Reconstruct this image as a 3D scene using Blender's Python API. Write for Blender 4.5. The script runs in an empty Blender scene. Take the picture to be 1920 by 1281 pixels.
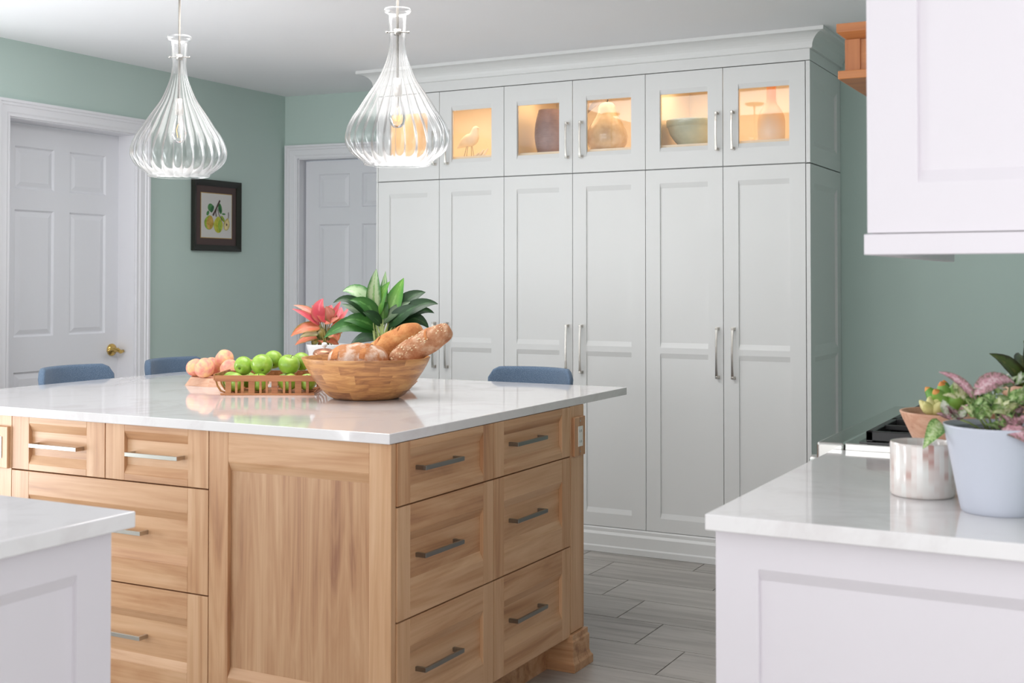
import bpy, math, random
from mathutils import Vector, Matrix
random.seed(7)
PI = math.pi
S = bpy.context.scene
COL = S.collection

# ------------------------------------------------------------------ camera
cam = bpy.data.cameras.new('camera'); co = bpy.data.objects.new('camera', cam); COL.objects.link(co)
co.location = (1.4244, -5.4426, 1.3128)
co.rotation_euler = (PI/2 + 0.0189, 0.0, 0.4911)
cam.sensor_width = 36.0
cam.lens = 2286.8/1920*36
cam.shift_x = -0.00185; cam.shift_y = -0.0819
cam.clip_start = 0.05; cam.clip_end = 60
cam.dof.use_dof = True; cam.dof.focus_distance = 4.3; cam.dof.aperture_fstop = 6.7
S.camera = co

# ------------------------------------------------------------------ world, daylight through the windows, added fill lights, exposure
W = bpy.data.worlds.new('sky'); S.world = W; W.use_nodes = True
bg = W.node_tree.nodes['Background']; bg.inputs[0].default_value = (0.86, 0.93, 1.0, 1); bg.inputs[1].default_value = 0.35
def area(name, loc, rot, sx, sy, power, col=(1, 1, 1)):
    l = bpy.data.lights.new(name, 'AREA'); l.shape = 'RECTANGLE'; l.size = sx; l.size_y = sy
    l.energy = power; l.color = col
    o = bpy.data.objects.new(name, l); COL.objects.link(o); o.location = loc; o.rotation_euler = rot
    return o
def side_light(name, x, y, sgn, p, col, up=20, sy=2.3, z=1.45, sz=1.4):
    d = Vector((sgn*math.cos(math.radians(up)), 0, math.sin(math.radians(up))))
    o = area(name, (x, y, z), (0, 0, 0), sy, sz, p, col)
    o.rotation_euler = d.to_track_quat('-Z', 'Z').to_euler()
area('rear_window_daylight', (-0.3, -10.40, 1.25), (PI/2, 0, 0), 5.4, 2.2, 98, (1.0, 0.985, 0.995))
side_light('left_window_daylight', -3.42, -3.4, 1, 48, (0.95, 0.975, 1.0), 55, z=1.1, sz=0.8)
side_light('left_window_daylight', -3.42, -6.4, 1, 52, (0.95, 0.975, 1.0), 40, z=1.1, sz=0.8)
side_light('right_fill_light', 2.78, -4.45, -1, 18, (1.0, 0.96, 1.0), 10, 1.5)  # unseen fill added to brighten the side of the left foreground cabinet
area('ceiling_fill_light', (-1.1, -2.0, 2.43), (0, 0, 0), 1.6, 1.0, 20, (1.0, 0.98, 0.96))  # added fill over the island, with no ceiling fitting behind it
S.view_settings.view_transform = 'Standard'; S.view_settings.look = 'None'
S.view_settings.exposure = 0.44; S.view_settings.gamma = 1.0; S.view_settings.use_curve_mapping = False

# ------------------------------------------------------------------ materials
def lin(c):
    r = []
    for v in c:
        v = v/255.0
        r.append(v/12.92 if v <= 0.04045 else ((v+0.055)/1.055)**2.4)
    return (*r, 1)
M = {}
def node(nt, t, **k):
    n = nt.nodes.new(t)
    for a, b in k.items(): setattr(n, a, b)
    return n
def base(name, col, rough=0.5, metal=0.0, coat=0.0, spec=0.5):
    m = bpy.data.materials.new(name); m.use_nodes = True
    b = m.node_tree.nodes['Principled BSDF']
    b.inputs['Base Color'].default_value = lin(col); b.inputs['Roughness'].default_value = rough
    b.inputs['Metallic'].default_value = metal; b.inputs['Coat Weight'].default_value = coat
    b.inputs['Specular IOR Level'].default_value = spec
    M[name] = m
    return m, m.node_tree, b
def ramp(nt, fac, stops):
    r = node(nt, 'ShaderNodeValToRGB')
    el = r.color_ramp.elements
    while len(el) < len(stops): el.new(0.5)
    for e, (p, c) in zip(el, stops): e.position = p; e.color = lin(c)
    nt.links.new(fac, r.inputs['Fac']); return r
def coords(nt, scale, seed=True, kind='Object', rot=(0, 0, 0)):
    tc = node(nt, 'ShaderNodeTexCoord'); mp = node(nt, 'ShaderNodeMapping')
    mp.inputs['Scale'].default_value = scale; mp.inputs['Rotation'].default_value = rot
    nt.links.new(tc.outputs[kind], mp.inputs['Vector'])
    if not seed: return mp.outputs[0], None
    at = node(nt, 'ShaderNodeAttribute'); at.attribute_name = 'seed'
    oi = node(nt, 'ShaderNodeObjectInfo')
    ad = node(nt, 'ShaderNodeMath', operation='ADD')
    nt.links.new(at.outputs['Fac'], ad.inputs[0]); nt.links.new(oi.outputs['Random'], ad.inputs[1])
    mu = node(nt, 'ShaderNodeMath', operation='MULTIPLY'); mu.inputs[1].default_value = 37.0
    nt.links.new(ad.outputs[0], mu.inputs[0])
    va = node(nt, 'ShaderNodeVectorMath', operation='ADD')
    nt.links.new(mp.outputs[0], va.inputs[0]); nt.links.new(mu.outputs[0], va.inputs[1])
    return va.outputs[0], ad.outputs[0]
def noise(nt, vec, scale, detail=4, rough=0.55, dist=0.0):
    n = node(nt, 'ShaderNodeTexNoise'); n.inputs['Scale'].default_value = scale
    n.inputs['Detail'].default_value = detail; n.inputs['Roughness'].default_value = rough
    n.inputs['Distortion'].default_value = dist
    nt.links.new(vec, n.inputs['Vector']); return n
def bump(nt, b, h, strength, dist=0.001):
    bm = node(nt, 'ShaderNodeBump'); bm.inputs['Strength'].default_value = strength
    bm.inputs['Distance'].default_value = dist
    nt.links.new(h, bm.inputs['Height']); nt.links.new(bm.outputs[0], b.inputs['Normal'])
def painted(name, col, rough=0.45, var=3):
    m, nt, b = base(name, col, rough)
    v, _ = coords(nt, (1, 1, 1), False)
    n = noise(nt, v, 1.3, 3)
    r = ramp(nt, n.outputs[0], [(0.3, tuple(c-var for c in col)), (0.7, tuple(min(255, c+var) for c in col))])
    nt.links.new(r.outputs[0], b.inputs['Base Color'])
    n2 = noise(nt, v, 260, 2); bump(nt, b, n2.outputs[0], 0.06, 0.0006)
    return m
painted('wall_paint', (193, 212, 205), 0.62, 2)
painted('ceiling_paint', (248, 248, 250), 0.8, 2)
painted('trim_paint', (236, 236, 240), 0.42, 1)
painted('door_paint', (232, 233, 238), 0.42, 1)
painted('cabinet_paint', (231, 232, 231), 0.40, 1)
painted('near_cabinet_paint', (224, 218, 223), 0.40, 1)
painted('cabinet_interior', (246, 232, 208), 0.5, 2)
base('shadow_gap', (88, 80, 72), 0.8)

def wood(name, axis, cols, rough=0.38, gscale=1.0, streak=0.6):
    sc = [14.0*gscale]*3; sc[axis] = 1.1*gscale
    m, nt, b = base(name, cols[1], rough)
    v, sd = coords(nt, tuple(sc))
    n1 = noise(nt, v, 1.0, 4, 0.55, 1.4)
    sc2 = [110.0*gscale]*3; sc2[axis] = 2.0*gscale
    v2, _ = coords(nt, tuple(sc2)); n2 = noise(nt, v2, 1.0, 3, 0.6, 0.3)
    mx = node(nt, 'ShaderNodeMath', operation='MULTIPLY_ADD')
    nt.links.new(n2.outputs[0], mx.inputs[0]); mx.inputs[1].default_value = 0.30
    mm = node(nt, 'ShaderNodeMath', operation='MULTIPLY'); mm.inputs[1].default_value = 0.85
    nt.links.new(n1.outputs[0], mm.inputs[0]); nt.links.new(mm.outputs[0], mx.inputs[2])
    # board to board shift
    wn = node(nt, 'ShaderNodeTexWhiteNoise', noise_dimensions='1D'); nt.links.new(sd, wn.inputs['W'])
    ms = node(nt, 'ShaderNodeMath', operation='MULTIPLY_ADD'); ms.inputs[1].default_value = 0.20
    nt.links.new(wn.outputs['Value'], ms.inputs[0]); nt.links.new(mx.outputs[0], ms.inputs[2])
    r = ramp(nt, ms.outputs[0], [(0.42, cols[0]), (0.62, cols[1]), (0.80, cols[2]), (0.97, cols[3])])
    nt.links.new(r.outputs[0], b.inputs['Base Color'])
    bump(nt, b, n2.outputs[0], 0.12, 0.0008)
    return m
OAK = [(224, 184, 146), (212, 168, 128), (194, 145, 104), (158, 108, 76)]
for i, a in enumerate('xyz'): wood('wood_'+a, i, OAK)
PANEL = [(220, 182, 146), (206, 164, 126), (190, 144, 106), (156, 108, 80)]
wood('wood_panel', 2, PANEL, gscale=1.3)
ORG = [(206, 142, 84), (194, 126, 72), (178, 110, 62), (150, 88, 48)]
wood('hood_wood', 0, ORG)
wood('hood_wood_z', 2, ORG)
wood('tray_wood', 0, [(224, 184, 156), (216, 170, 142), (204, 152, 124), (180, 128, 104)], 0.5, 2.5)
wood('basket_wood', 0, [(196, 138, 92), (184, 122, 78), (168, 106, 66), (140, 84, 52)], 0.5, 2.5)
wood('acacia_bowl_wood', 0, [(214, 160, 108), (200, 142, 92), (184, 124, 80), (150, 94, 60)], 0.42, 2.5)

def quartz(name, col, vein):
    m, nt, b = base(name, col, 0.07, coat=0.2)
    v, _ = coords(nt, (1, 1, 1), False)
    n = noise(nt, v, 3.0, 8, 0.62, 1.6)
    r = ramp(nt, n.outputs[0], [(0.36, vein), (0.50, col), (0.62, col), (0.8, vein)])
    nt.links.new(r.outputs[0], b.inputs['Base Color'])
    return m
quartz('quartz', (232, 229, 229), (222, 217, 217))
quartz('quartz_edge', (238, 236, 240), (226, 222, 226))

base('brushed_nickel', (196, 192, 186), 0.28, 1.0)
base('polished_nickel', (206, 202, 196), 0.16, 1.0)
base('dark_nickel', (150, 147, 142), 0.32, 1.0)
base('stainless_steel', (200, 200, 196), 0.18, 1.0)
base('brass', (212, 178, 104), 0.14, 1.0)
base('cast_iron', (28, 28, 29), 0.42)
base('black_enamel', (16, 16, 17), 0.12)
base('outlet_plastic', (240, 240, 234), 0.35)
base('slot_dark', (60, 60, 60), 0.6)
base('pendant_rod', (128, 124, 118), 0.45, 0.6)
base('copper', (196, 140, 112), 0.25, 0.6)
base('white_ceramic', (238, 240, 242), 0.22)
base('blue_grey_ceramic', (198, 202, 214), 0.34)
base('soil', (54, 46, 40), 0.95)
base('picture_frame_black', (30, 32, 24), 0.4)
base('picture_mat', (84, 68, 66), 0.8)
base('gold_fillet', (196, 160, 90), 0.4, 0.5)
base('art_paper', (214, 212, 208), 0.8)
for n_, c_ in dict(art_pear_yellow=(190, 192, 66), art_pear_amber=(194, 158, 76), art_pear_green=(150, 178, 62), art_leaf=(70, 128, 70), art_leaf_dark=(44, 96, 56), art_branch=(82, 62, 58), art_pear_flesh=(222, 206, 150), art_pear_rim=(190, 172, 78)).items():
    m_, nt_, b_ = base(n_, c_, 0.8)
    v_, _ = coords(nt_, (1, 1, 1), False); q_ = noise(nt_, v_, 45, 3)
    r_ = ramp(nt_, q_.outputs[0], [(0.3, tuple(max(0, x-22) for x in c_)), (0.7, tuple(min(255, x+22) for x in c_))])
    nt_.links.new(r_.outputs[0], b_.inputs['Base Color'])
# clear glass
def glassmat(name, rough=0.0, ior=1.45, tint=(1, 1, 1, 1)):
    m = bpy.data.materials.new(name); m.use_nodes = True; nt = m.node_tree; nt.nodes.clear()
    o = node(nt, 'ShaderNodeOutputMaterial'); g = node(nt, 'ShaderNodeBsdfGlass')
    g.inputs['Roughness'].default_value = rough; g.inputs['IOR'].default_value = ior; g.inputs['Color'].default_value = tint
    nt.links.new(g.outputs[0], o.inputs[0]); M[name] = m
glassmat('clear_glass')
def thin_glass(name, k=1.0, rough=0.02, add=0.0):
    m = bpy.data.materials.new(name); m.use_nodes = True; nt = m.node_tree; nt.nodes.clear()
    o = node(nt, 'ShaderNodeOutputMaterial'); t = node(nt, 'ShaderNodeBsdfTransparent'); g = node(nt, 'ShaderNodeBsdfGlossy')
    g.inputs['Roughness'].default_value = rough
    f = node(nt, 'ShaderNodeFresnel'); f.inputs['IOR'].default_value = 1.45
    mx = node(nt, 'ShaderNodeMixShader'); mu = node(nt, 'ShaderNodeMath', operation='MULTIPLY_ADD'); mu.inputs[1].default_value = k; mu.inputs[2].default_value = add
    mu.use_clamp = True
    nt.links.new(f.outputs[0], mu.inputs[0]); nt.links.new(mu.outputs[0], mx.inputs[0])
    nt.links.new(t.outputs[0], mx.inputs[1]); nt.links.new(g.outputs[0], mx.inputs[2]); nt.links.new(mx.outputs[0], o.inputs[0])
    M[name] = m
thin_glass('pane_glass')
thin_glass('fluted_glass', 0.75, 0.30, 0.08)
def emit(name, col, st):
    m = bpy.data.materials.new(name); m.use_nodes = True; nt = m.node_tree; nt.nodes.clear()
    o = node(nt, 'ShaderNodeOutputMaterial'); e = node(nt, 'ShaderNodeEmission')
    e.inputs[0].default_value = lin(col); e.inputs[1].default_value = st
    nt.links.new(e.outputs[0], o.inputs[0]); M[name] = m
emit('filament', (255, 176, 96), 3.0)
emit('led_strip', (255, 200, 140), 2.0)

# floor tile
m, nt, b = base('floor_tile', (150, 146, 140), 0.36)
v, sd = coords(nt, (1.0, 12.0, 1.0))
n1 = noise(nt, v, 1.6, 6, 0.62, 0.8)
wn = node(nt, 'ShaderNodeTexWhiteNoise', noise_dimensions='1D'); nt.links.new(sd, wn.inputs['W'])
ms = node(nt, 'ShaderNodeMath', operation='MULTIPLY_ADD'); ms.inputs[1].default_value = 0.12
nt.links.new(wn.outputs['Value'], ms.inputs[0]); nt.links.new(n1.outputs[0], ms.inputs[2])
r = ramp(nt, ms.outputs[0], [(0.32, (142, 136, 130)), (0.5, (168, 163, 157)), (0.62, (181, 176, 170)), (0.8, (196, 190, 184))])
nt.links.new(r.outputs[0], b.inputs['Base Color'])
base('grout', (118, 114, 110), 0.9)

# denim-like stool fabric
m, nt, b = base('blue_fabric', (72, 98, 132), 0.9)
v, _ = coords(nt, (1, 1, 1), False)
wa = node(nt, 'ShaderNodeTexWave'); wa.inputs['Scale'].default_value = 160; wa.inputs['Distortion'].default_value = 2.5; wa.bands_direction = 'Z'
nt.links.new(v, wa.inputs['Vector'])
n = noise(nt, v, 420, 3, 0.7)
mx = node(nt, 'ShaderNodeMath', operation='MULTIPLY_ADD'); mx.inputs[1].default_value = 0.35
nt.links.new(wa.outputs['Fac'], mx.inputs[0]); nt.links.new(n.outputs[0], mx.inputs[2])
r = ramp(nt, mx.outputs[0], [(0.35, (46, 66, 90)), (0.6, (76, 100, 128)), (0.9, (132, 152, 174))])
nt.links.new(r.outputs[0], b.inputs['Base Color']); bump(nt, b, n.outputs[0], 0.5, 0.002)
b.inputs['Sheen Weight'].default_value = 0.15
base('stool_leg_wood', (92, 66, 48), 0.45)

# fruit, bread
def mottled(name, stops, scale=18, rough=0.4, coat=0.0, detail=3, bumpv=0.0, bs=80, axis=None, sss=0.0):
    m, nt, b = base(name, stops[0][1], rough, coat=coat)
    v, _ = coords(nt, axis or (1, 1, 1), True)
    n = noise(nt, v, scale, detail)
    r = ramp(nt, n.outputs[0], stops)
    nt.links.new(r.outputs[0], b.inputs['Base Color'])
    if bumpv:
        n2 = noise(nt, v, bs, 4); bump(nt, b, n2.outputs[0], bumpv, 0.004)
    if sss: b.inputs['Subsurface Weight'].default_value = sss; b.inputs['Subsurface Radius'].default_value = (0.01, 0.006, 0.003)
    return m
mottled('apple_skin', [(0.3, (136, 178, 58)), (0.55, (160, 196, 76)), (0.75, (188, 212, 108))], 1.5, 0.28, 0.15)
mottled('apple_hollow', [(0.3, (96, 110, 40)), (0.7, (120, 140, 50))], 40, 0.6)
mottled('peach_skin', [(0.34, (236, 142, 130)), (0.52, (244, 178, 148)), (0.64, (248, 200, 146))], 1.4, 0.7, 0.0)
mottled('bread_crust', [(0.3, (176, 106, 58)), (0.5, (200, 134, 78)), (0.7, (214, 160, 104))], 30, 0.8, bumpv=0.8, bs=90, detail=6)
mottled('bread_flour', [(0.42, (186, 126, 84)), (0.50, (212, 180, 158)), (0.60, (230, 216, 206))], 16, 0.9, bumpv=0.5, bs=160, detail=8)
mottled('bread_slash', [(0.3, (172, 98, 50)), (0.7, (206, 140, 86))], 40, 0.8, bumpv=0.8, bs=90)
mottled('seeded_crust', [(0.3, (158, 100, 66)), (0.5, (186, 132, 96)), (0.66, (208, 170, 140))], 40, 0.85, bumpv=0.6, bs=150, detail=8)
base('oat_flake', (232, 208, 170), 0.8)
base('apple_stem', (90, 70, 36), 0.8)
# leaves: local x = across the blade (-1..1 in attribute side), so veining uses attributes
def leafmat(name, centre, edge, mid, rough=0.35, patch=30, w0=0.45, w1=0.9, amp=0.9):
    m, nt, b = base(name, centre, rough)
    at = node(nt, 'ShaderNodeAttribute'); at.attribute_name = 'side'
    ab = node(nt, 'ShaderNodeMath', operation='ABSOLUTE'); nt.links.new(at.outputs['Fac'], ab.inputs[0])
    v, _ = coords(nt, (1, 1, 1), True); n = noise(nt, v, patch, 4, 0.6)
    ad = node(nt, 'ShaderNodeMath', operation='MULTIPLY_ADD'); ad.inputs[1].default_value = amp
    nt.links.new(n.outputs[0], ad.inputs[0]); sb = node(nt, 'ShaderNodeMath', operation='ADD'); sb.inputs[1].default_value = -amp/2
    nt.links.new(ab.outputs[0], sb.inputs[0]); nt.links.new(sb.outputs[0], ad.inputs[2])
    r = ramp(nt, ad.outputs[0], [(0.02, mid), (0.12, centre), (w0, centre), (w1, edge)])
    nt.links.new(r.outputs[0], b.inputs['Base Color'])
    b.inputs['Subsurface Weight'].default_value = 0.0
    return m
leafmat('leaf_pale', (176, 200, 158), (70, 128, 62), (130, 180, 110))
leafmat('leaf_mid', (64, 116, 52), (46, 98, 40), (96, 150, 78))
leafmat('leaf_bright', (104, 162, 62), (74, 142, 48), (134, 186, 92))
leafmat('leaf_dark', (40, 72, 40), (32, 62, 34), (62, 98, 58))
leafmat('leaf_grey', (96, 118, 88), (58, 84, 54), (120, 144, 108))
leafmat('leaf_rose', (214, 84, 98), (200, 110, 92), (232, 120, 130), w0=0.6)
leafmat('leaf_salmon', (222, 138, 120), (170, 130, 84), (234, 160, 146), w0=0.6)
leafmat('leaf_coral', (218, 122, 88), (150, 118, 58), (230, 150, 116), w0=0.6)
leafmat('leaf_cream', (222, 214, 170), (150, 160, 90), (230, 220, 180))
leafmat('leaf_olive', (140, 124, 60), (84, 92, 40), (160, 140, 80))
leafmat('hypo_green', (170, 196, 130), (96, 138, 66), (200, 214, 168), patch=230, amp=3.2)
leafmat('hypo_pink', (204, 150, 162), (132, 110, 100), (222, 190, 196), patch=230, amp=3.2)
leafmat('hypo_cream', (224, 224, 178), (150, 172, 96), (232, 232, 200), patch=230, amp=3.2)
leafmat('mottled_dark_leaf', (88, 104, 44), (62, 60, 34), (120, 120, 60), patch=90)
leafmat('hypo_white', (214, 218, 200), (140, 168, 112), (226, 226, 214), patch=230, amp=3.2)
base('stem_green', (168, 186, 118), 0.5)
mottled('succulent_green', [(0.3, (92, 150, 52)), (0.7, (142, 182, 84))], 14, 0.4)
mottled('succulent_cream', [(0.3, (206, 204, 124)), (0.7, (232, 222, 160))], 30, 0.5)
mottled('succulent_tip', [(0.3, (214, 124, 60)), (0.7, (226, 166, 84))], 30, 0.5)
# display items
mottled('statue_white', [(0.3, (226, 216, 204)), (0.7, (238, 230, 220))], 20, 0.6)
mottled('pear_ceramic', [(0.3, (188, 158, 116)), (0.5, (206, 182, 142)), (0.7, (220, 202, 172))], 14, 0.22, 0.5)
mottled('grey_leaf_metal', [(0.3, (120, 104, 92)), (0.7, (150, 132, 116))], 20, 0.5)
mottled('celadon', [(0.3, (178, 186, 164)), (0.7, (192, 200, 178))], 20, 0.15, 0.4)
mottled('ribbed_brown', [(0.3, (120, 92, 90)), (0.7, (150, 120, 114))], 20, 0.45)
m, nt, b = base('bottle_glaze', (226, 206, 186), 0.35)
v, _ = coords(nt, (1, 1, 1), False)
sp = node(nt, 'ShaderNodeSeparateXYZ'); nt.links.new(v, sp.inputs[0])
r = ramp(nt, sp.outputs[2], [(0.05, (226, 212, 200)), (0.13, (218, 184, 146)), (0.19, (200, 132, 70)), (0.3, (190, 118, 60))])
nt.links.new(r.outputs[0], b.inputs['Base Color'])
# shell inlay cup: vertical strips
m, nt, b = base('shell_inlay', (232, 224, 218), 0.15, coat=0.4)
tc = node(nt, 'ShaderNodeTexCoord'); sp = node(nt, 'ShaderNodeSeparateXYZ'); nt.links.new(tc.outputs['Object'], sp.inputs[0])
an = node(nt, 'ShaderNodeMath', operation='ARCTAN2'); nt.links.new(sp.outputs[1], an.inputs[0]); nt.links.new(sp.outputs[0], an.inputs[1])
mu = node(nt, 'ShaderNodeMath', operation='MULTIPLY'); mu.inputs[1].default_value = 36/(2*PI); nt.links.new(an.outputs[0], mu.inputs[0])
fl = node(nt, 'ShaderNodeMath', operation='FLOOR'); nt.links.new(mu.outputs[0], fl.inputs[0])
cb = node(nt, 'ShaderNodeCombineXYZ'); nt.links.new(fl.outputs[0], cb.inputs[0]); m5 = node(nt, 'ShaderNodeMath', operation='MULTIPLY'); m5.inputs[1].default_value = 5.0
nt.links.new(sp.outputs[2], m5.inputs[0]); nt.links.new(m5.outputs[0], cb.inputs[1])
n = noise(nt, cb.outputs[0], 1.7, 3, 0.6)
r = ramp(nt, n.outputs[0], [(0.34, (196, 150, 140)), (0.42, (226, 212, 206)), (0.6, (238, 236, 232)), (0.75, (226, 214, 222))])
nt.links.new(r.outputs[0], b.inputs['Base Color'])

# ------------------------------------------------------------------ mesh helpers
class MB:
    def __init__(s): s.v = []; s.f = []; s.m = []; s.s = []; s.sm = []; s.side = None
    def add(s, vs, fs, mat, seed=0.0, smooth=False, T=None):
        o = len(s.v)
        for p in vs:
            p = Vector(p)
            if T is not None: p = T @ p
            s.v.append(tuple(p))
        for f in fs:
            s.f.append([o+i for i in f]); s.m.append(mat); s.s.append(seed); s.sm.append(smooth)
        return s
    def box(s, x0, x1, y0, y1, z0, z1, mat, seed=None, T=None):
        if seed is None: seed = random.random()
        vs = [(x0,y0,z0),(x1,y0,z0),(x1,y1,z0),(x0,y1,z0),(x0,y0,z1),(x1,y0,z1),(x1,y1,z1),(x0,y1,z1)]
        return s.add(vs, [(0,3,2,1),(4,5,6,7),(0,1,5,4),(1,2,6,5),(2,3,7,6),(3,0,4,7)], mat, seed, False, T)
    def hexa(s, vs, mat, seed=None, T=None):
        if seed is None: seed = random.random()
        return s.add(vs, [(0,3,2,1),(4,5,6,7),(0,1,5,4),(1,2,6,5),(2,3,7,6),(3,0,4,7)], mat, seed, False, T)
    def lathe(s, prof, n, mat, T=None, cap0=True, cap1=True, smooth=True, seed=0.0):
        vs = []; fs = []
        for r, z in prof:
            for i in range(n):
                a = 2*PI*i/n; vs.append((r*math.cos(a), r*math.sin(a), z))
        for k in range(len(prof)-1):
            for i in range(n):
                j = (i+1) % n
                fs.append((k*n+i, k*n+j, (k+1)*n+j, (k+1)*n+i))
        s.add(vs, fs, mat, seed, smooth, T)
        if cap0 and prof[0][0] > 1e-5: s.add(vs[:n], [tuple(range(n))[::-1]], mat, seed, False, T)
        if cap1 and prof[-1][0] > 1e-5: s.add(vs[-n:], [tuple(range(n))], mat, seed, False, T)
        return s
    def tube(s, pts, rad, mat, n=8, T=None, smooth=True):
        pts = [Vector(p) for p in pts]; vs = []; fs = []
        rads = rad if isinstance(rad, (list, tuple)) else [rad]*len(pts)
        ref = Vector((0, 0, 1))
        d0 = (pts[1]-pts[0]).normalized()
        if abs(d0.dot(ref)) > 0.9: ref = Vector((1, 0, 0))
        for k, p in enumerate(pts):
            d = (pts[min(k+1, len(pts)-1)]-pts[max(k-1, 0)]).normalized()
            a = d.cross(ref)
            if a.length < 1e-4: a = d.cross(Vector((0, 1, 0)))
            a.normalize(); b = d.cross(a).normalized()
            for i in range(n):
                t = 2*PI*i/n; vs.append(p + a*math.cos(t)*rads[k] + b*math.sin(t)*rads[k])
        for k in range(len(pts)-1):
            for i in range(n):
                j = (i+1) % n; fs.append((k*n+i, k*n+j, (k+1)*n+j, (k+1)*n+i))
        fs.append(tuple(range(n))[::-1]); fs.append(tuple(range((len(pts)-1)*n, len(pts)*n)))
        return s.add(vs, fs, mat, 0.0, smooth, T)
    def prism(s, poly, z0, z1, mat, T=None, seed=None, smooth=False):
        if seed is None: seed = random.random()
        n = len(poly); vs = [(x, y, z0) for x, y in poly]+[(x, y, z1) for x, y in poly]
        fs = [tuple(range(n))[::-1], tuple(range(n, 2*n))]+[(i, (i+1) % n, n+(i+1) % n, n+i) for i in range(n)]
        return s.add(vs, fs, mat, seed, smooth, T)
    def ball(s, c, rx, ry, rz, mat, n=16, m=10, T=None):
        vs = []; fs = []
        for k in range(m+1):
            t = PI*k/m
            for i in range(n):
                a = 2*PI*i/n
                vs.append((c[0]+rx*math.sin(t)*math.cos(a), c[1]+ry*math.sin(t)*math.sin(a), c[2]-rz*math.cos(t)))
        for k in range(m):
            for i in range(n):
                j = (i+1) % n; fs.append((k*n+i, k*n+j, (k+1)*n+j, (k+1)*n+i))
        return s.add(vs, fs, mat, 0.0, True, T)
    def mesh(s, name):
        me = bpy.data.meshes.new(name); me.from_pydata(s.v, [], s.f)
        keys = []
        for k in s.m:
            if k not in keys: keys.append(k)
        for k in keys: me.materials.append(M[k])
        idx = {k: i for i, k in enumerate(keys)}
        me.polygons.foreach_set('material_index', [idx[k] for k in s.m])
        me.polygons.foreach_set('use_smooth', s.sm)
        at = me.attributes.new('seed', 'FLOAT', 'FACE'); at.data.foreach_set('value', s.s)
        if s.side is not None:
            a2 = me.attributes.new('side', 'FLOAT', 'POINT'); a2.data.foreach_set('value', s.side)
        me.update(); me.validate()
        return me
    def build(s, name, parent=None, loc=(0, 0, 0), rotz=0.0, bevel=0.0, seg=2, subsurf=0):
        o = bpy.data.objects.new(name, s.mesh(name)); COL.objects.link(o)
        o.location = loc; o.rotation_euler = (0, 0, rotz)
        if parent is not None: o.parent = parent
        if bevel:
            b = o.modifiers.new('bevel', 'BEVEL'); b.width = bevel; b.segments = seg; b.limit_method = 'ANGLE'; b.angle_limit = math.radians(35)
            b.harden_normals = False
        if subsurf:
            b = o.modifiers.new('sub', 'SUBSURF'); b.levels = subsurf; b.render_levels = subsurf
        return o
def tag(o, label=None, cat=None, group=None, kind=None):
    if label: o['label'] = label
    if cat: o['category'] = cat
    if group: o['group'] = group
    if kind: o['kind'] = kind
    return o
def empty(name, loc=(0, 0, 0), rz=0.0, label=None, cat=None, group=None, kind=None, parent=None):
    o = bpy.data.objects.new(name, None); COL.objects.link(o); o.empty_display_size = 0.1
    o.location = loc; o.rotation_euler = (0, 0, rz)
    if parent: o.parent = parent
    return tag(o, label, cat, group, kind)
def struct(mb, name, label, cat, bevel=0.0, loc=(0, 0, 0), rz=0.0):
    o = mb.build(name, None, loc, rz, bevel); return tag(o, label, cat, None, 'structure')

# framed door / drawer front: local x 0..w, z 0..h, face at y=0, body to y=th (square stile edges, sloped rail edges)
def front(w, h, st, rt, rb, ms, mr, mp, dep=0.012, slope=0.024, th=0.021, mids=(), glass=False, x0=0.0, z0=0.0, mb=None):
    mb = mb or MB()
    X0, X1, Z0, Z1 = x0, x0+w, z0, z0+h
    mb.box(X0, X0+st, 0, th, Z0, Z1, ms); mb.box(X1-st, X1, 0, th, Z0, Z1, ms)
    xa, xb = X0+st, X1-st
    def rail(za, zb, up, dn):
        sd = random.random()
        mb.box(xa, xb, 0, th, za, zb, mr, sd)
        if up:  # slope above this rail
            mb.hexa([(xa,0,zb),(xb,0,zb),(xb,th,zb),(xa,th,zb),(xa,dep,zb+slope),(xb,dep,zb+slope),(xb,th,zb+slope),(xa,th,zb+slope)], mr, sd)
        if dn:
            mb.hexa([(xa,dep,za-slope),(xb,dep,za-slope),(xb,th,za-slope),(xa,th,za-slope),(xa,0,za),(xb,0,za),(xb,th,za),(xa,th,za)], mr, sd)
    rail(Z0, Z0+rb, True, False); rail(Z1-rt, Z1, False, True)
    for (za, zb) in mids: rail(za, zb, True, True)
    if not glass: mb.box(xa, xb, dep, th-0.001, Z0+rb, Z1-rt, mp)
    return mb
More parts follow.
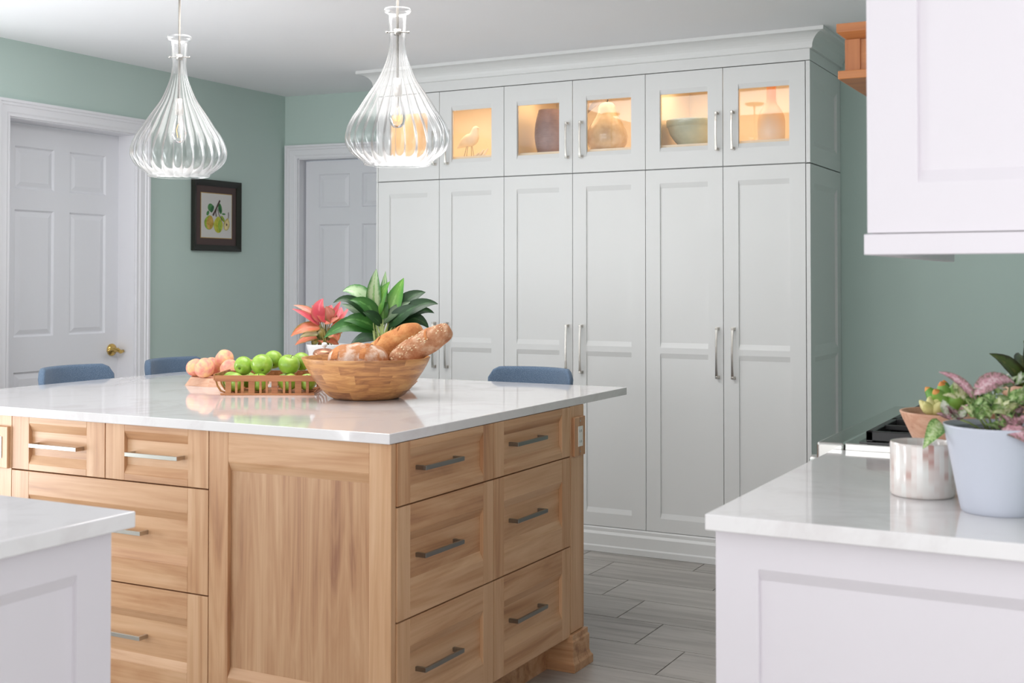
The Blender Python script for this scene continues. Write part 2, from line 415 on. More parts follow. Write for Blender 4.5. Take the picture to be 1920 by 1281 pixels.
# bar pull along local x, centred, projecting to -y
def pull(L, mat, proj=0.030, hgt=0.011, curve=False):
    mb = MB()
    if curve:   # tapered arched bar on flared feet
        for sx in (-1, 1):
            mb.hexa([(sx*L/2-0.007, -0.004, -0.008), (sx*L/2+0.007, -0.004, -0.008), (sx*L/2+0.007, 0, -0.008), (sx*L/2-0.007, 0, -0.008),
                     (sx*L/2-0.007, -0.004, 0.008), (sx*L/2+0.007, -0.004, 0.008), (sx*L/2+0.007, 0, 0.008), (sx*L/2-0.007, 0, 0.008)], mat, 0)
            mb.box(sx*L/2-0.005, sx*L/2+0.005, -proj, -0.003, -0.005, 0.005, mat, 0)
        n = 8; vs = []; fs = []
        for i in range(n+1):
            t = -1+2*i/n; x = t*(L/2+0.006); hw = 0.0042+0.0026*abs(t)**3; yo = -proj+0.006*(abs(t)**2)-0.004
            vs += [(x, yo, -hw), (x, yo+0.007, -hw), (x, yo+0.007, hw), (x, yo, hw)]
        for i in range(n):
            a = 4*i; b = a+4
            fs += [(a, a+1, b+1, b), (a+1, a+2, b+2, b+1), (a+2, a+3, b+3, b+2), (a+3, a, b, b+3)]
        fs += [(0, 3, 2, 1), (4*n, 4*n+1, 4*n+2, 4*n+3)]
        mb.add(vs, fs, mat, 0, False)
    else:
        mb.box(-L/2, L/2, -proj, -proj+0.007, -hgt/2, hgt/2, mat, 0)
        for sx in (-1, 1):
            xa = sx*L/2; xb = xa-sx*0.010
            mb.box(min(xa, xb), max(xa, xb), -proj+0.006, 0, -hgt/2, hgt/2, mat, 0)
    return mb
RY = Matrix.Rotation(-PI/2, 4, 'Y')      # local x -> z : vertical pulls
def vertical(mb):
    mb.v = [tuple(RY @ Vector(p)) for p in mb.v]; return mb
# staggered wood blocks of the turned bowl: each block keeps its own tone and grain
m, nt, b = base('acacia_blocks', (190, 138, 90), 0.40)
tc = node(nt, 'ShaderNodeTexCoord'); sp = node(nt, 'ShaderNodeSeparateXYZ'); nt.links.new(tc.outputs['Object'], sp.inputs[0])
an = node(nt, 'ShaderNodeMath', operation='ARCTAN2'); nt.links.new(sp.outputs[1], an.inputs[0]); nt.links.new(sp.outputs[0], an.inputs[1])
cz = node(nt, 'ShaderNodeMath', operation='MULTIPLY'); cz.inputs[1].default_value = 34.0; nt.links.new(sp.outputs[2], cz.inputs[0])
fz = node(nt, 'ShaderNodeMath', operation='FLOOR'); nt.links.new(cz.outputs[0], fz.inputs[0])
au = node(nt, 'ShaderNodeMath', operation='MULTIPLY_ADD'); au.inputs[1].default_value = 1.5; nt.links.new(an.outputs[0], au.inputs[0])
oz = node(nt, 'ShaderNodeMath', operation='MULTIPLY'); oz.inputs[1].default_value = 0.37; nt.links.new(fz.outputs[0], oz.inputs[0]); nt.links.new(oz.outputs[0], au.inputs[2])
fa = node(nt, 'ShaderNodeMath', operation='FLOOR'); nt.links.new(au.outputs[0], fa.inputs[0])
cb = node(nt, 'ShaderNodeCombineXYZ'); nt.links.new(fa.outputs[0], cb.inputs[0]); nt.links.new(fz.outputs[0], cb.inputs[1])
wn = node(nt, 'ShaderNodeTexWhiteNoise', noise_dimensions='2D'); nt.links.new(cb.outputs[0], wn.inputs['Vector'])
gx = node(nt, 'ShaderNodeCombineXYZ'); g1 = node(nt, 'ShaderNodeMath', operation='MULTIPLY'); g1.inputs[1].default_value = 1.6; nt.links.new(an.outputs[0], g1.inputs[0])
g2 = node(nt, 'ShaderNodeMath', operation='MULTIPLY_ADD'); g2.inputs[1].default_value = 60.0; nt.links.new(sp.outputs[2], g2.inputs[0]); g3 = node(nt, 'ShaderNodeMath', operation='MULTIPLY'); g3.inputs[1].default_value = 30.0
nt.links.new(wn.outputs['Value'], g3.inputs[0]); nt.links.new(g3.outputs[0], g2.inputs[2]); nt.links.new(g1.outputs[0], gx.inputs[0]); nt.links.new(g2.outputs[0], gx.inputs[1])
gn = noise(nt, gx.outputs[0], 0.8, 6, 0.62, 1.6)
mm = node(nt, 'ShaderNodeMath', operation='MULTIPLY_ADD'); mm.inputs[1].default_value = 0.24; nt.links.new(wn.outputs['Value'], mm.inputs[0]); nt.links.new(gn.outputs[0], mm.inputs[2])
r = ramp(nt, mm.outputs[0], [(0.30, (222, 172, 112)), (0.5, (204, 148, 92)), (0.66, (182, 126, 78)), (0.86, (146, 96, 62))])
nt.links.new(r.outputs[0], b.inputs['Base Color'])

# ------------------------------------------------------------------ room
XL, XR, YR, ZC = -3.323, 1.40, -10.50, 2.44
def wbox(name, label, boxes, mat='wall_paint'):
    mb = MB()
    for b_ in boxes: mb.box(*b_, mat, 0.0)
    return struct(mb, name, label, 'wall')
D1a, D1b, D1z = -1.556, -0.759, 2.080         # left door opening
def pierced(xa, xb, ya, yb, holes):
    out = []; y = yb
    for (a, b_, z0, z1) in sorted(holes, reverse=True):
        out.append((xa, xb, b_, y, 0, ZC))
        if z0 > 0: out.append((xa, xb, a, b_, 0, z0))
        out.append((xa, xb, a, b_, z1, ZC)); y = a
    out.append((xa, xb, ya, y, 0, ZC)); return out
wbox('wall_left', 'sage green wall on the left with a door opening', pierced(XL-0.13, XL, YR-0.1, 0.60, [(D1a, D1b, 0, D1z), (-4.6, -2.2, 0.7, 2.2), (-7.6, -5.2, 0.7, 2.2)]))
B0 = Vector((XL, 0.465, 0)); BA = math.atan2(0.115, 1.003)
mb = MB()
S0, S1, D2z = 0.095, 0.095+0.78, 2.055
mb.box(-0.12, S0, 0, 0.12, 0, ZC, 'wall_paint', 0); mb.box(S0, S1, 0, 0.12, D2z, ZC, 'wall_paint', 0); mb.box(S1, 1.02, 0, 0.12, 0, ZC, 'wall_paint', 0)
struct(mb, 'wall_back_left', 'sage green wall above and beside the rear door', 'wall', loc=B0, rz=BA)
wbox('wall_back', 'sage green wall behind the tall cabinets and the range', [(-2.325, XR+0.12, 0.582, 0.70, 0, ZC)])
XR2 = 2.70
wbox('wall_right', 'sage green wall behind the range run, stepping out near the camera', [(XR, XR+0.12, -3.40, 0.582, 0, ZC), (XR+0.12, XR2+0.12, -3.40, -3.28, 0, ZC), ]+pierced(XR2, XR2+0.12, YR-0.1, -3.40, [(-5.25, -3.65, 0.7, 2.2)]))
wbox('wall_rear', 'sage green wall behind the camera with wide windows', [
    (XL, -3.1, YR-0.12, YR, 0, ZC), (2.5, XR2, YR-0.12, YR, 0, ZC), (-3.1, 2.5, YR-0.12, YR, 2.39, ZC), (-3.1, 2.5, YR-0.12, YR, 0, 0.06)])
mb = MB(); mb.box(XL-0.13, 2.82, YR-0.12, 0.75, ZC, ZC+0.1, 'ceiling_paint', 0); struct(mb, 'ceiling', 'smooth white ceiling', 'ceiling')
# rear window and left window frames
def window(name, label, loc, rz, w, z0, z1, n):
    mb = MB(); t = 0.06
    mb.box(0, w, -0.05, 0.03, z0, z0+t, 'trim_paint', 0); mb.box(0, w, -0.05, 0.03, z1-t, z1, 'trim_paint', 0)
    for i in range(n+1):
        x = i*(w-t)/n; mb.box(x, x+t, -0.05, 0.03, z0+t, z1-t, 'trim_paint', 0)
    return struct(mb, name, label, 'window', loc=loc, rz=rz)
window('window_1', 'wide white framed rear window', (-3.1, YR-0.05, 0), 0, 5.6, 0.06, 2.39, 5)
window('window_2', 'white framed window in the left wall beside the island', (XL-0.08, -4.6, 0), PI/2, 2.4, 0.7, 2.2, 2)
window('right_fill_window', 'unseen white framed window added in the right wall for the fill light', (XR2+0.04, -5.25, 0), PI/2, 1.6, 0.7, 2.2, 1)  # opening and frame made up to let the right fill light in
window('window_3', 'second white framed window in the left wall', (XL-0.08, -7.6, 0), PI/2, 2.4, 0.7, 2.2, 2)
# floor and its plank tiles
fl = MB(); fl.box(XL-0.13, 2.82, YR-0.12, 0.75, -0.10, -0.006, 'grout', 0); fl.box(XL, 2.70, YR, -5.10, -0.006, 0.0, 'floor_tile', 0)
floor = struct(fl, 'floor', 'grey wood-look plank tile floor', 'floor')
TW, TD, G = 0.5785, 0.2873, 0.004
cache = {}
row = 0
for k in range(-2, 17):
    y1 = -0.180-k*TD; y0 = y1-TD
    off = (-0.860+0.1928*(k)) % TW
    x = XL-TW+((off-(XL-TW)) % TW) - TW
    while x < XR:
        a, b_ = max(x, XL), min(x+TW, XR); c, d = y0, min(y1, 0.575)
        if a < -2.33 and d > 0.47: d = 0.47
        if b_-a > 0.02 and d-c > 0.02:
            key = (round(b_-a, 3), round(d-c, 3))
            if key not in cache:
                t = MB(); t.box(G/2, b_-a-G/2, G/2, d-c-G/2, -0.006, 0.0, 'floor_tile', 0); cache[key] = t.mesh('tile')
            o = bpy.data.objects.new('tile', cache[key]); COL.objects.link(o); o.location = (a, c, 0); o.parent = floor
        x += TW
# door casings, jambs and doors
def casing(name, label, w, h, cw, loc, rz, sides=(1, 1)):
    # local: opening x 0..w at y=0 wall face, casing projects to -y
    mb = MB()
    prof = [(0, 0.012), (0.012, 0.012), (0.02, 0.017), (cw*0.62, 0.019), (cw*0.66, 0.024), (cw-0.016, 0.024), (cw-0.012, 0.030), (cw, 0.030)]
    def run(p0, p1, out, m0, m1):
        # p0->p1 along opening edge; out = outward direction; m0,m1 mitre extents along dir per unit out
        dr = (Vector(p1)-Vector(p0)).normalized(); vs = []; n = len(prof)
        for p, m in ((p0, m0), (p1, m1)):
            for q, t in prof+[(cw, 0), (0, 0)]:
                vs.append(Vector(p)+Vector(out)*q+dr*(m*q)+Vector((0, -t, 0)))
        k = n+2
        fs = [(i, (i+1) % k, k+(i+1) % k, k+i) for i in range(k)]+[tuple(range(k)), tuple(range(k, 2*k))[::-1]]
        mb.add(vs, fs, 'trim_paint', 0)
    if sides[0]: run((0, 0, 0), (0, 0, h), (-1, 0, 0), 0, 1)
    if sides[1]: run((w, 0, 0), (w, 0, h), (1, 0, 0), 0, 1)
    run((0, 0, h), (w, 0, h), (0, 0, 1), -1, 1)
    # jamb lining
    mb.box(-0.001, 0.006, 0, 0.125, 0, h, 'trim_paint', 0); mb.box(w-0.006, w+0.001, 0, 0.125, 0, h, 'trim_paint', 0); mb.box(0, w, 0, 0.125, h-0.006, h+0.001, 'trim_paint', 0)
    return struct(mb, name, label, 'door trim', loc=loc, rz=rz)
def six_panel(name, label, w, h, cols, loc, rz, parent=None):
    # raised panels: cols list of (x0,x1), rows fixed
    rows = [(0.20, 0.868), (1.037, 1.652), (1.752, 1.958)]
    mb = MB(); th = 0.035
    xs = sorted(sum(([a, b] for a, b in cols), [])); xs = [0]+xs+[w]
    # stiles
    for i in range(0, len(xs), 2): mb.box(xs[i], xs[i+1], 0, th, 0, h, 'door_paint', 0)
    zz = [0]+sum(([a, b] for a, b in rows), [])+[h]
    for a, b in cols:
        for i in range(0, len(zz), 2): mb.box(a, b, 0, th, zz[i], zz[i+1], 'door_paint', 0)
    o = struct(mb, name, label, 'door', loc=loc, rz=rz)
    for a, b in cols:
        for c, d in rows:
            p = MB(); e1, e2, e3 = 0.008, 0.012, 0.034
            R = [(0, 0.0), (e1, 0.009), (e2, 0.009), (e3, 0.002)]
            vs = []
            for e, y in R: vs += [(a+e, y, c+e), (b-e, y, c+e), (b-e, y, d-e), (a+e, y, d-e)]
            fs = []
            for k in range(3):
                for i in range(4):
                    j = (i+1) % 4; fs.append((4*k+i, 4*k+j, 4*k+4+j, 4*k+4+i))
            fs.append((12, 13, 14, 15))
            p.add(vs, fs, 'door_paint', 0); p.box(a, b, 0.012, th, c, d, 'door_paint', 0)
            p.build('door_panel', o)
    return o
casing('trim_1', 'white moulded casing round the left door', D1b-D1a, D1z, 0.078, (XL, D1a, 0), PI/2)
d1 = six_panel('door_1', 'white six-panel door in the left wall', D1b-D1a-0.008, D1z-0.012, [(0.130, 0.366), (0.463, 0.700)], (XL-0.117, D1a+0.004, 0.004), PI/2)
# brass lever on door_1
h = MB()
h.lathe([(0.032, 0), (0.032, 0.006), (0.024, 0.014), (0.012, 0.016), (0.012, 0.045)], 20, 'brass', T=Matrix.Rotation(PI/2, 4, 'X'))
h.tube([(0.030, -0.055, -0.006), (0.012, -0.054, -0.010), (-0.010, -0.052, 0.002), (-0.040, -0.052, 0.010), (-0.062, -0.052, 0.004), (-0.074, -0.050, -0.006)], [0.008, 0.010, 0.010, 0.008, 0.008, 0.006], 'brass', 10)
ho = h.build('door_handle', d1); ho.location = (0.755-0.010, 0, 0.948); tag(ho, 'polished brass lever handle')
casing('trim_2', 'white moulded casing round the rear door', S1-S0, D2z, 0.080, B0+Vector((S0*math.cos(BA), S0*math.sin(BA), 0)), BA)
dl = Vector(((S0+0.018)*math.cos(BA)-0.060*math.sin(BA), (S0+0.018)*math.sin(BA)+0.060*math.cos(BA), 0.004))
six_panel('door_2', 'white six-panel rear door partly behind the tall cabinets', S1-S0-0.022, 2.036, [(0.090, 0.304), (0.388, 0.602)], B0+dl, BA)
def skirting(name, a, b_, h=0.12, mat='trim_paint'):
    a = Vector(a); b_ = Vector(b_); d = (b_-a); L = d.length; rz = math.atan2(d.y, d.x)
    mb = MB(); mb.add([(0,0,0),(0,-0.016,0),(0,-0.016,h-0.025),(0,-0.008,h),(0,0,h),(L,0,0),(L,-0.016,0),(L,-0.016,h-0.025),(L,-0.008,h),(L,0,h)],
        [(0,1,2,3,4),(9,8,7,6,5),(0,5,6,1),(1,6,7,2),(2,7,8,3),(3,8,9,4),(4,9,5,0)], mat)
    return struct(mb, name, 'white skirting board', 'baseboard', loc=a, rz=rz)
skirting('baseboard_left', (XL, D1b+0.082, 0), (XL, 0.462, 0))
skirting('baseboard_left', (XL, YR+0.01, 0), (XL, D1a-0.08, 0))
skirting('baseboard_back', (0.04, 0.582, 0), (XR, 0.582, 0))
skirting('baseboard_rear', (XR2, YR, 0), (XL, YR, 0))

# ------------------------------------------------------------------ tall cabinets
WD = 2.3152/6; Z0, Z1, Z2 = 0.1206, 1.8428, 2.3049; YB = 0.578
MIDZ = (0.966, 0.993)
order = ['left', 'middle', 'right']
for u_ in range(3):
    xa = -2.3152+u_*2*WD; xb = xa+2*WD
    lab = ['behind the green plant, leftmost of the three', 'in the middle of the three, behind the blue stool', 'nearest the range, rightmost of the three'][u_]
    root = empty('tall_pantry_cabinet', (xa, 0, 0), 0, 'tall white two-door pantry cabinet '+lab, 'cabinet', 'white pantry cabinets')
    c = MB(); x0, x1 = 0.002, 2*WD-0.002
    if u_ == 0: x0 = -0.0125
    c.box(x0, x1, 0.023, YB, Z0, Z1-0.002, 'cabinet_paint', 0); co_ = c.build('body', root)
    if u_ == 0:
        c = MB(); c.box(-0.0125, -0.001, 0.0, 0.0225, Z0, Z1-0.002, 'cabinet_paint', 0); c.build('filler_strip', root)
    for k in range(2):
        g = 0.0016
        m_ = front(WD-2*g, Z1-Z0-2*g-0.001, 0.072, 0.064, 0.063, 'cabinet_paint', 'cabinet_paint', 'cabinet_paint', slope=0.024, mids=[(MIDZ[0]-Z0, MIDZ[1]-Z0)], dep=0.008)
        d_ = m_.build('door', root, (k*WD+g, 0, Z0+g), 0)
        hx = WD-0.0245 if k == 0 else 0.0515-0.0
        hx = (WD-0.026-g) if k == 0 else (0.050-g)
        hh = vertical(pull(0.226, 'brushed_nickel', 0.028, curve=True)).build('handle', d_, (hx, 0, 0.978-Z0-g), 0, 0.0008)
    if u_ == 2:
        s_ = front(YB, Z1-Z0-0.004, 0.072, 0.064+0.02, 0.063, 'cabinet_paint', 'cabinet_paint', 'cabinet_paint', th=0.0185, slope=0.024, mids=[(MIDZ[0]-Z0, MIDZ[1]-Z0)])
        s_.build('side_panel', root, (2*WD+0.0206, 0, Z0), PI/2)
# upper display cabinets with lit interiors
for u_ in range(3):
    xa = -2.3152+u_*2*WD
    lab = ['holding the bird figure, leftmost of the three', 'with ribbed vase and ceramic pear inside', 'holding the bowl and the bottle vase, rightmost of the three'][u_]
    root = empty('display_cabinet', (xa, 0, Z1), 0, 'lit white glass-door cabinet '+lab, 'cabinet', 'lit glass-door cabinets')
    c = MB(); x1 = 2*WD-0.001; H = Z2-Z1; x0 = 0.001 if u_ else -0.0125
    c.box(x0, 0.02, 0.023, YB, 0.001, H, 'cabinet_paint', 0); c.box(x1-0.019, x1, 0.023, YB, 0.001, H, 'cabinet_paint', 0)
    c.box(0.02, x1-0.019, 0.023, YB, H-0.018, H, 'cabinet_paint', 0); c.box(0.02, x1-0.019, 0.023, 0.04, 0.001, 0.10, 'cabinet_paint', 0)
    c.build('body', root)
    c = MB(); i0, i1 = 0.0202, x1-0.0192
    c.box(i0, i1, 0.040, YB-0.022, 0.001, 0.119, 'cabinet_interior', 0); c.box(i0, i1, YB-0.020, YB-0.002, 0.001, H-0.0185, 'cabinet_interior', 0)
    c.box(i0, i0+0.003, 0.041, YB-0.021, 0.119, H-0.0185, 'cabinet_interior', 0); c.box(i1-0.003, i1, 0.041, YB-0.021, 0.119, H-0.0185, 'cabinet_interior', 0)
    c.box(i0+0.003, i1-0.003, 0.041, YB-0.021, H-0.0215, H-0.0185, 'cabinet_interior', 0)
    c.build('interior', root)
    c = MB(); c.box(0.06, 2*WD-0.06, 0.046, 0.058, H-0.0275, H-0.022, 'led_strip', 0); c.build('light_strip', root)
    area('cabinet_light', (xa+WD, 0.20, Z2-0.024), (math.radians(0), 0, 0), 0.66, 0.24, 1.15, (1.0, 0.72, 0.44))
    if u_ == 0:
        c = MB(); c.box(-0.0125, -0.001, 0.0, 0.0225, 0.001, H, 'cabinet_paint', 0); c.build('filler_strip', root)
    for k in range(2):
        g = 0.0016
        m_ = front(WD-2*g, H-0.006, 0.072, 0.0795, 0.079, 'cabinet_paint', 'cabinet_paint', 'cabinet_paint', slope=0.022, glass=True, dep=0.009)
        d_ = m_.build('door', root, (k*WD+g, 0, 0.003), 0)
        p = MB(); p.box(0.0725, WD-2*g-0.0725, 0.013, 0.016, 0.1015, H-0.006-0.102, 'pane_glass', 0); tag(p.build('glass_pane', d_), 'clear glass pane')
        hx = (WD-0.026-g) if k == 0 else (0.050-g)
        vertical(pull(0.168, 'brushed_nickel', 0.028, curve=True)).build('handle', d_, (hx, 0, 2.008-Z1-0.003), 0, 0.0008)
    if u_ == 2:
        s_ = front(YB, H-0.004, 0.072, 0.08, 0.08, 'cabinet_paint', 'cabinet_paint', 'cabinet_paint', th=0.0185, slope=0.024)
        s_.build('side_panel', root, (2*WD+0.0206, 0, 0.002), PI/2)
# crown and toe mouldings
def sweep(name, label, cat, prof, mat, xl, xr, ybk):
    vs = []; n = len(prof)
    for i, c in enumerate('ABCD'):
        for o_, z in prof:
            x = (xl-o_) if c in 'AB' else (xr+o_); y = ybk if c in 'AD' else -o_
            vs.append((x, y, z))
    fs = []
    for k in range(3):
        for i in range(n-1): fs.append((k*n+i, (k+1)*n+i, (k+1)*n+i+1, k*n+i+1))
    mb = MB(); mb.add(vs, fs, mat, 0); return struct(mb, name, label, cat)
cv = [(0.014+0.062*(1-math.cos(t*PI/2))**1.0, 2.362+0.060*math.sin(t*PI/2)) for t in [i/8 for i in range(9)]]
crown = [(-0.02, Z2+0.0015), (0.0, Z2+0.0015), (0.0, 2.357), (0.012, 2.358)]+cv+[(0.081, 2.423), (0.081, 2.4395), (-0.02, 2.4395)]
sweep('trim_3', 'white cove crown moulding on top of the tall cabinets', 'crown moulding', crown, 'cabinet_paint', -2.3277, 0.0208, YB)
toe = [(-0.02, Z0-0.001), (-0.002, Z0-0.001), (0.004, Z0-0.008), (0.004, 0.098), (0.012, 0.086), (0.012, 0.034), (0.018, 0.028), (0.018, 0.001), (-0.02, 0.001)]
sweep('baseboard_cabinets', 'white stepped base board under the tall cabinets', 'baseboard', toe, 'cabinet_paint', -2.3277, 0.0208, YB)

# ------------------------------------------------------------------ island
IX, IY, IY2, IXL = -0.3552, -2.7988, -1.2201, -2.3684
FY = IY+0.015                      # face plane of the long front
R0 = Vector((-1.13, -2.19, 0))
isl = empty('kitchen_island', R0, 0, 'light oak kitchen island with drawers on two sides and block feet', 'island')
def at(x, y, z): return (x-R0.x, y-R0.y, z-R0.z)
TOPZ = 0.8868
mb = MB()
x0, x1, y0, y1 = -1.905-R0.x, IX-0.022-R0.x, FY+0.022-R0.y, -1.604-R0.y
mb.box(x0+0.02, x1, y0, y1, 0.112, TOPZ, 'wood_z'); bo = mb.build('body', isl)
mb = MB(); mb.box(x0+0.02, x1-0.055, y0+0.055, y1-0.02, 0.0, 0.1115, 'wood_x'); mb.build('toe_kick', isl)
def drawer(w, h, loc, rz, top, st=0.077):
    rail = 0.020 if top else 0.072
    f = front(w, h, st, rail, rail, 'wood_z', 'wood_x', 'wood_x', dep=0.012, slope=0.026, th=0.0215)
    d_ = f.build('drawer', isl, loc, rz, 0.0008, 1)
    return d_
def handle(d_, w, z, mat='dark_nickel', L=0.205, off=0.0):
    return pull(L, mat, 0.034, 0.012).build('handle', d_, (w/2+off, 0.0125, z), 0, 0.0007)
rows = [(0.115, 0.4145), (0.4185, 0.7165), (0.7205, TOPZ-0.001)]
# front face (towards the camera)
for (a, b_) in ((-1.7955, -1.3905), (-1.3875, -0.9835)):
    d_ = drawer(b_-a, rows[2][1]-rows[2][0], at(a, FY, rows[2][0]), 0, True); handle(d_, b_-a, 0.801-rows[2][0], 'brushed_nickel')
for r_ in rows[:2]:
    d_ = drawer(-0.9835+1.7955, r_[1]-r_[0], at(-1.7955, FY, r_[0]), 0, False)
    handle(d_, 0.812, (0.573 if r_[0] > 0.3 else 0.268)-r_[0], 'brushed_nickel', 0.33)
f = front(0.976-0.3552, TOPZ-0.1135, 0.070, 0.082, 0.085, 'wood_z', 'wood_x', 'wood_panel', dep=0.013, slope=0.028, th=0.0215)
f.build('end_panel', isl, at(-0.9805, FY, 0.1125), 0, 0.001, 1)
mb = MB(); mb.box(-1.905-R0.x, -1.7975-R0.x, FY-R0.y, FY+0.0215-R0.y, 0.1125, TOPZ, 'wood_z'); mb.build('corner_post', isl, bevel=0.001)
# right face (towards the range)
for k, (a, b_) in enumerate(((-2.7825+0.022, -2.2435), (-2.2405, -1.7125))):
    for j, r_ in enumerate(rows):
        aa = a if k else FY+0.022+0.0008
        w = b_-aa
        d_ = drawer(w, r_[1]-r_[0], at(IX, aa, r_[0]), PI/2, j == 2, 0.062)
        zc = (0.268, 0.574, 0.809)[j]-r_[0]
        handle(d_, w, zc, 'dark_nickel', 0.205, (-2.553 if k == 0 else -2.024)-(aa+w/2))
mb = MB(); mb.box(IX-0.0215-R0.x, IX-R0.x, -1.7085-R0.y, -1.604-R0.y, 0.123, TOPZ, 'wood_z'); mb.build('corner_post', isl, bevel=0.0015)
# back of island under the overhang
mb = MB(); mb.box(x0, x0+0.0195, y0, y1, 0.112, TOPZ, 'wood_z'); mb.build('side_panel', isl)
# block feet with a bead
def foot(xa, xb, ya, yb, nm='plinth_block'):
    mb = MB()
    def ring(e, z): return [(xa-e, ya-e, z), (xb+e, ya-e, z), (xb+e, yb+e, z), (xa-e, yb+e, z)]
    lv = [(0.010, 0), (0.010, 0.026), (0.004, 0.034), (0.0, 0.046), (0.0, 0.098), (-0.004, 0.104), (-0.004, 0.121)]
    vs = []
    for e, z in lv: vs += ring(e, z)
    fs = [(3, 2, 1, 0)]
    for k in range(len(lv)-1):
        for i in range(4):
            j = (i+1) % 4; fs.append((4*k+i, 4*k+j, 4*k+4+j, 4*k+4+i))
    k = 4*(len(lv)-1); fs.append((k, k+1, k+2, k+3))
    mb.add([(v[0]-R0.x, v[1]-R0.y, v[2]) for v in vs], fs, 'wood_x', random.random())
    return mb.build(nm, isl, bevel=0.0015)
foot(-0.447, -0.339, -1.724, -1.593)
foot(-1.915, -1.79, FY-0.010, FY+0.11)
# outlets on wooden plates
def outlet(loc, rz):
    mb = MB(); mb.box(-0.042, 0.042, -0.011, 0, -0.066, 0.066, 'wood_z'); pl = mb.build('outlet_plate', isl, loc, rz, 0.002, 2)
    mb = MB(); mb.box(-0.017, 0.017, -0.0135, -0.0112, -0.034, 0.034, 'outlet_plastic', 0)
    for z in (-0.018, 0.018):
        for x in (-0.006, 0.006): mb.box(x-0.0012, x+0.0012, -0.0138, -0.0134, z-0.004, z+0.004, 'slot_dark', 0)
    for z in (-0.052, 0.052): mb.lathe([(0.003, 0), (0.003, 0.0012)], 10, 'brushed_nickel', T=Matrix.Translation((0, -0.0112, z)) @ Matrix.Rotation(PI/2, 4, 'X'))
    tag(mb.build('outlet', pl), 'white outlet')
outlet(at(IX, -1.656, 0.7825), PI/2)
outlet(at(-1.846, FY, 0.786), 0)
# worktops
def slab(name, label, x0, x1, y0, y1, z0=0.8872, z1=0.915, loc=None):
    mb = MB(); lx, ly = (x0+x1)/2, (y0+y1)/2
    mb.box(x0-lx, x1-lx, y0-ly, y1-ly, z0, z1, 'quartz', 0)
    return tag(mb.build(name, None, (lx, ly, 0), 0, 0.0022, 2), label, 'worktop')
slab('island_worktop', 'large white quartz slab on top of the oak island', IXL, IX, IY, IY2)

# ------------------------------------------------------------------ near cabinets, range run
def base_cabinet(name, label, x0, x1, y0, y1, face, panels):
    r_ = empty(name, ((x0+x1)/2, (y0+y1)/2, 0), 0, label, 'cabinet'); lx, ly = (x0+x1)/2, (y0+y1)/2
    mb = MB(); mb.box(x0-lx, x1-lx, y0-ly, y1-ly, 0.10, 0.8866, 'near_cabinet_paint', 0); mb.build('body', r_)
    mb = MB(); mb.box(x0-lx+0.03, x1-lx-0.03, y0-ly+0.03, y1-ly-0.03, 0.0, 0.0995, 'near_cabinet_paint', 0); mb.build('toe_kick', r_)
    for nm, w, loc, rz, hand in panels:
        f = front(w, 0.775, 0.075, 0.060, 0.075, *(['near_cabinet_paint']*3), dep=0.009, slope=0.020, th=0.0195)
        d_ = f.build(nm, r_, (loc[0]-lx, loc[1]-ly, 0.1095), rz)
        if hand: pull(0.15, 'brushed_nickel', 0.030, 0.011).build('handle', d_, (w/2, 0, 0.74), 0, 0.0007)
    return r_
# right foreground
base_cabinet('base_cabinet', 'white base cabinet with recessed end panel in the right foreground', 0.756, XR-0.003, -3.399, -2.545, 0,
    [('end_panel', XR-0.003-0.7365, (0.7365, -3.4195, 0), 0, False), ('door', 0.44, (0.7555, -2.96, 0), -PI/2, False), ('door', 0.405, (0.7555, -2.5465, 0), -PI/2, False)])
slab('right_worktop', 'white quartz worktop in the right foreground', 0.7264, XR-0.003, -3.4474, -2.5435)
# left foreground
base_cabinet('base_cabinet', 'white base cabinet with recessed side panel in the left foreground', -1.30, -0.195, -5.60, -3.936, 0,
    [('side_panel', 0.80, (-0.1750, -4.716, 0), PI/2, False), ('side_panel', 0.80, (-0.1750, -5.52, 0), PI/2, False), ('back_panel', 0.56, (-0.1755, -3.9160, 0), PI, False), ('back_panel', 0.55, (-0.74, -3.9160, 0), PI, False)])
slab('left_worktop', 'white quartz worktop in the left foreground', -1.33, -0.1473, -5.64, -3.8873)
# far piece beyond the range
base_cabinet('base_cabinet', 'white base cabinet beyond the range, towards the back wall', 0.756, XR-0.003, -1.597, -0.775, 0,
    [('door', 0.41, (0.7555, -1.186, 0), -PI/2, False), ('door', 0.408, (0.7555, -0.7765, 0), -PI/2, False)])
slab('far_worktop', 'white quartz worktop beyond the range', 0.7264, XR-0.003, -1.5995, -0.745)
# range
rg = empty('range', (0, 0, 0), 0, 'stainless steel gas range with black cast iron grates', 'stove')
RY0, RY1, RZ = -2.541, -1.602, 0.934
mb = MB(); mb.box(0.735, XR-0.006, RY0, RY1, 0.10, 0.905, 'stainless_steel', 0)
for yy in (RY0+0.05, RY1-0.09):
    for xx in (0.80, 1.30): mb.lathe([(0.02, 0), (0.02, 0.10)], 12, 'black_enamel', T=Matrix.Translation((xx, yy+0.02, 0)))
mb.build('body', rg)
mb = MB(); mb.box(0.688, 0.7525, RY0, RY1, 0.80, RZ-0.004, 'stainless_steel', 0); mb.build('control_panel', rg, bevel=0.006, seg=3)
mb = MB(); mb.box(0.7545, XR-0.006, RY0, RY1, 0.9055, RZ-0.003, 'stainless_steel', 0); mb.build('cooktop', rg, bevel=0.003)
mb = MB(); mb.box(0.785, XR-0.05, RY0+0.012, RY1-0.012, RZ-0.0028, RZ+0.001, 'black_enamel', 0); mb.build('burner_pan', rg)
mb = MB(); mb.box(0.70, 0.7345, RY0+0.02, RY1-0.02, 0.15, 0.78, 'stainless_steel', 0); dd = mb.build('oven_door', rg, bevel=0.004)
mb = MB(); mb.tube([(0.655, RY0+0.08, 0.72), (0.655, RY1-0.08, 0.72)], 0.012, 'stainless_steel', 12)
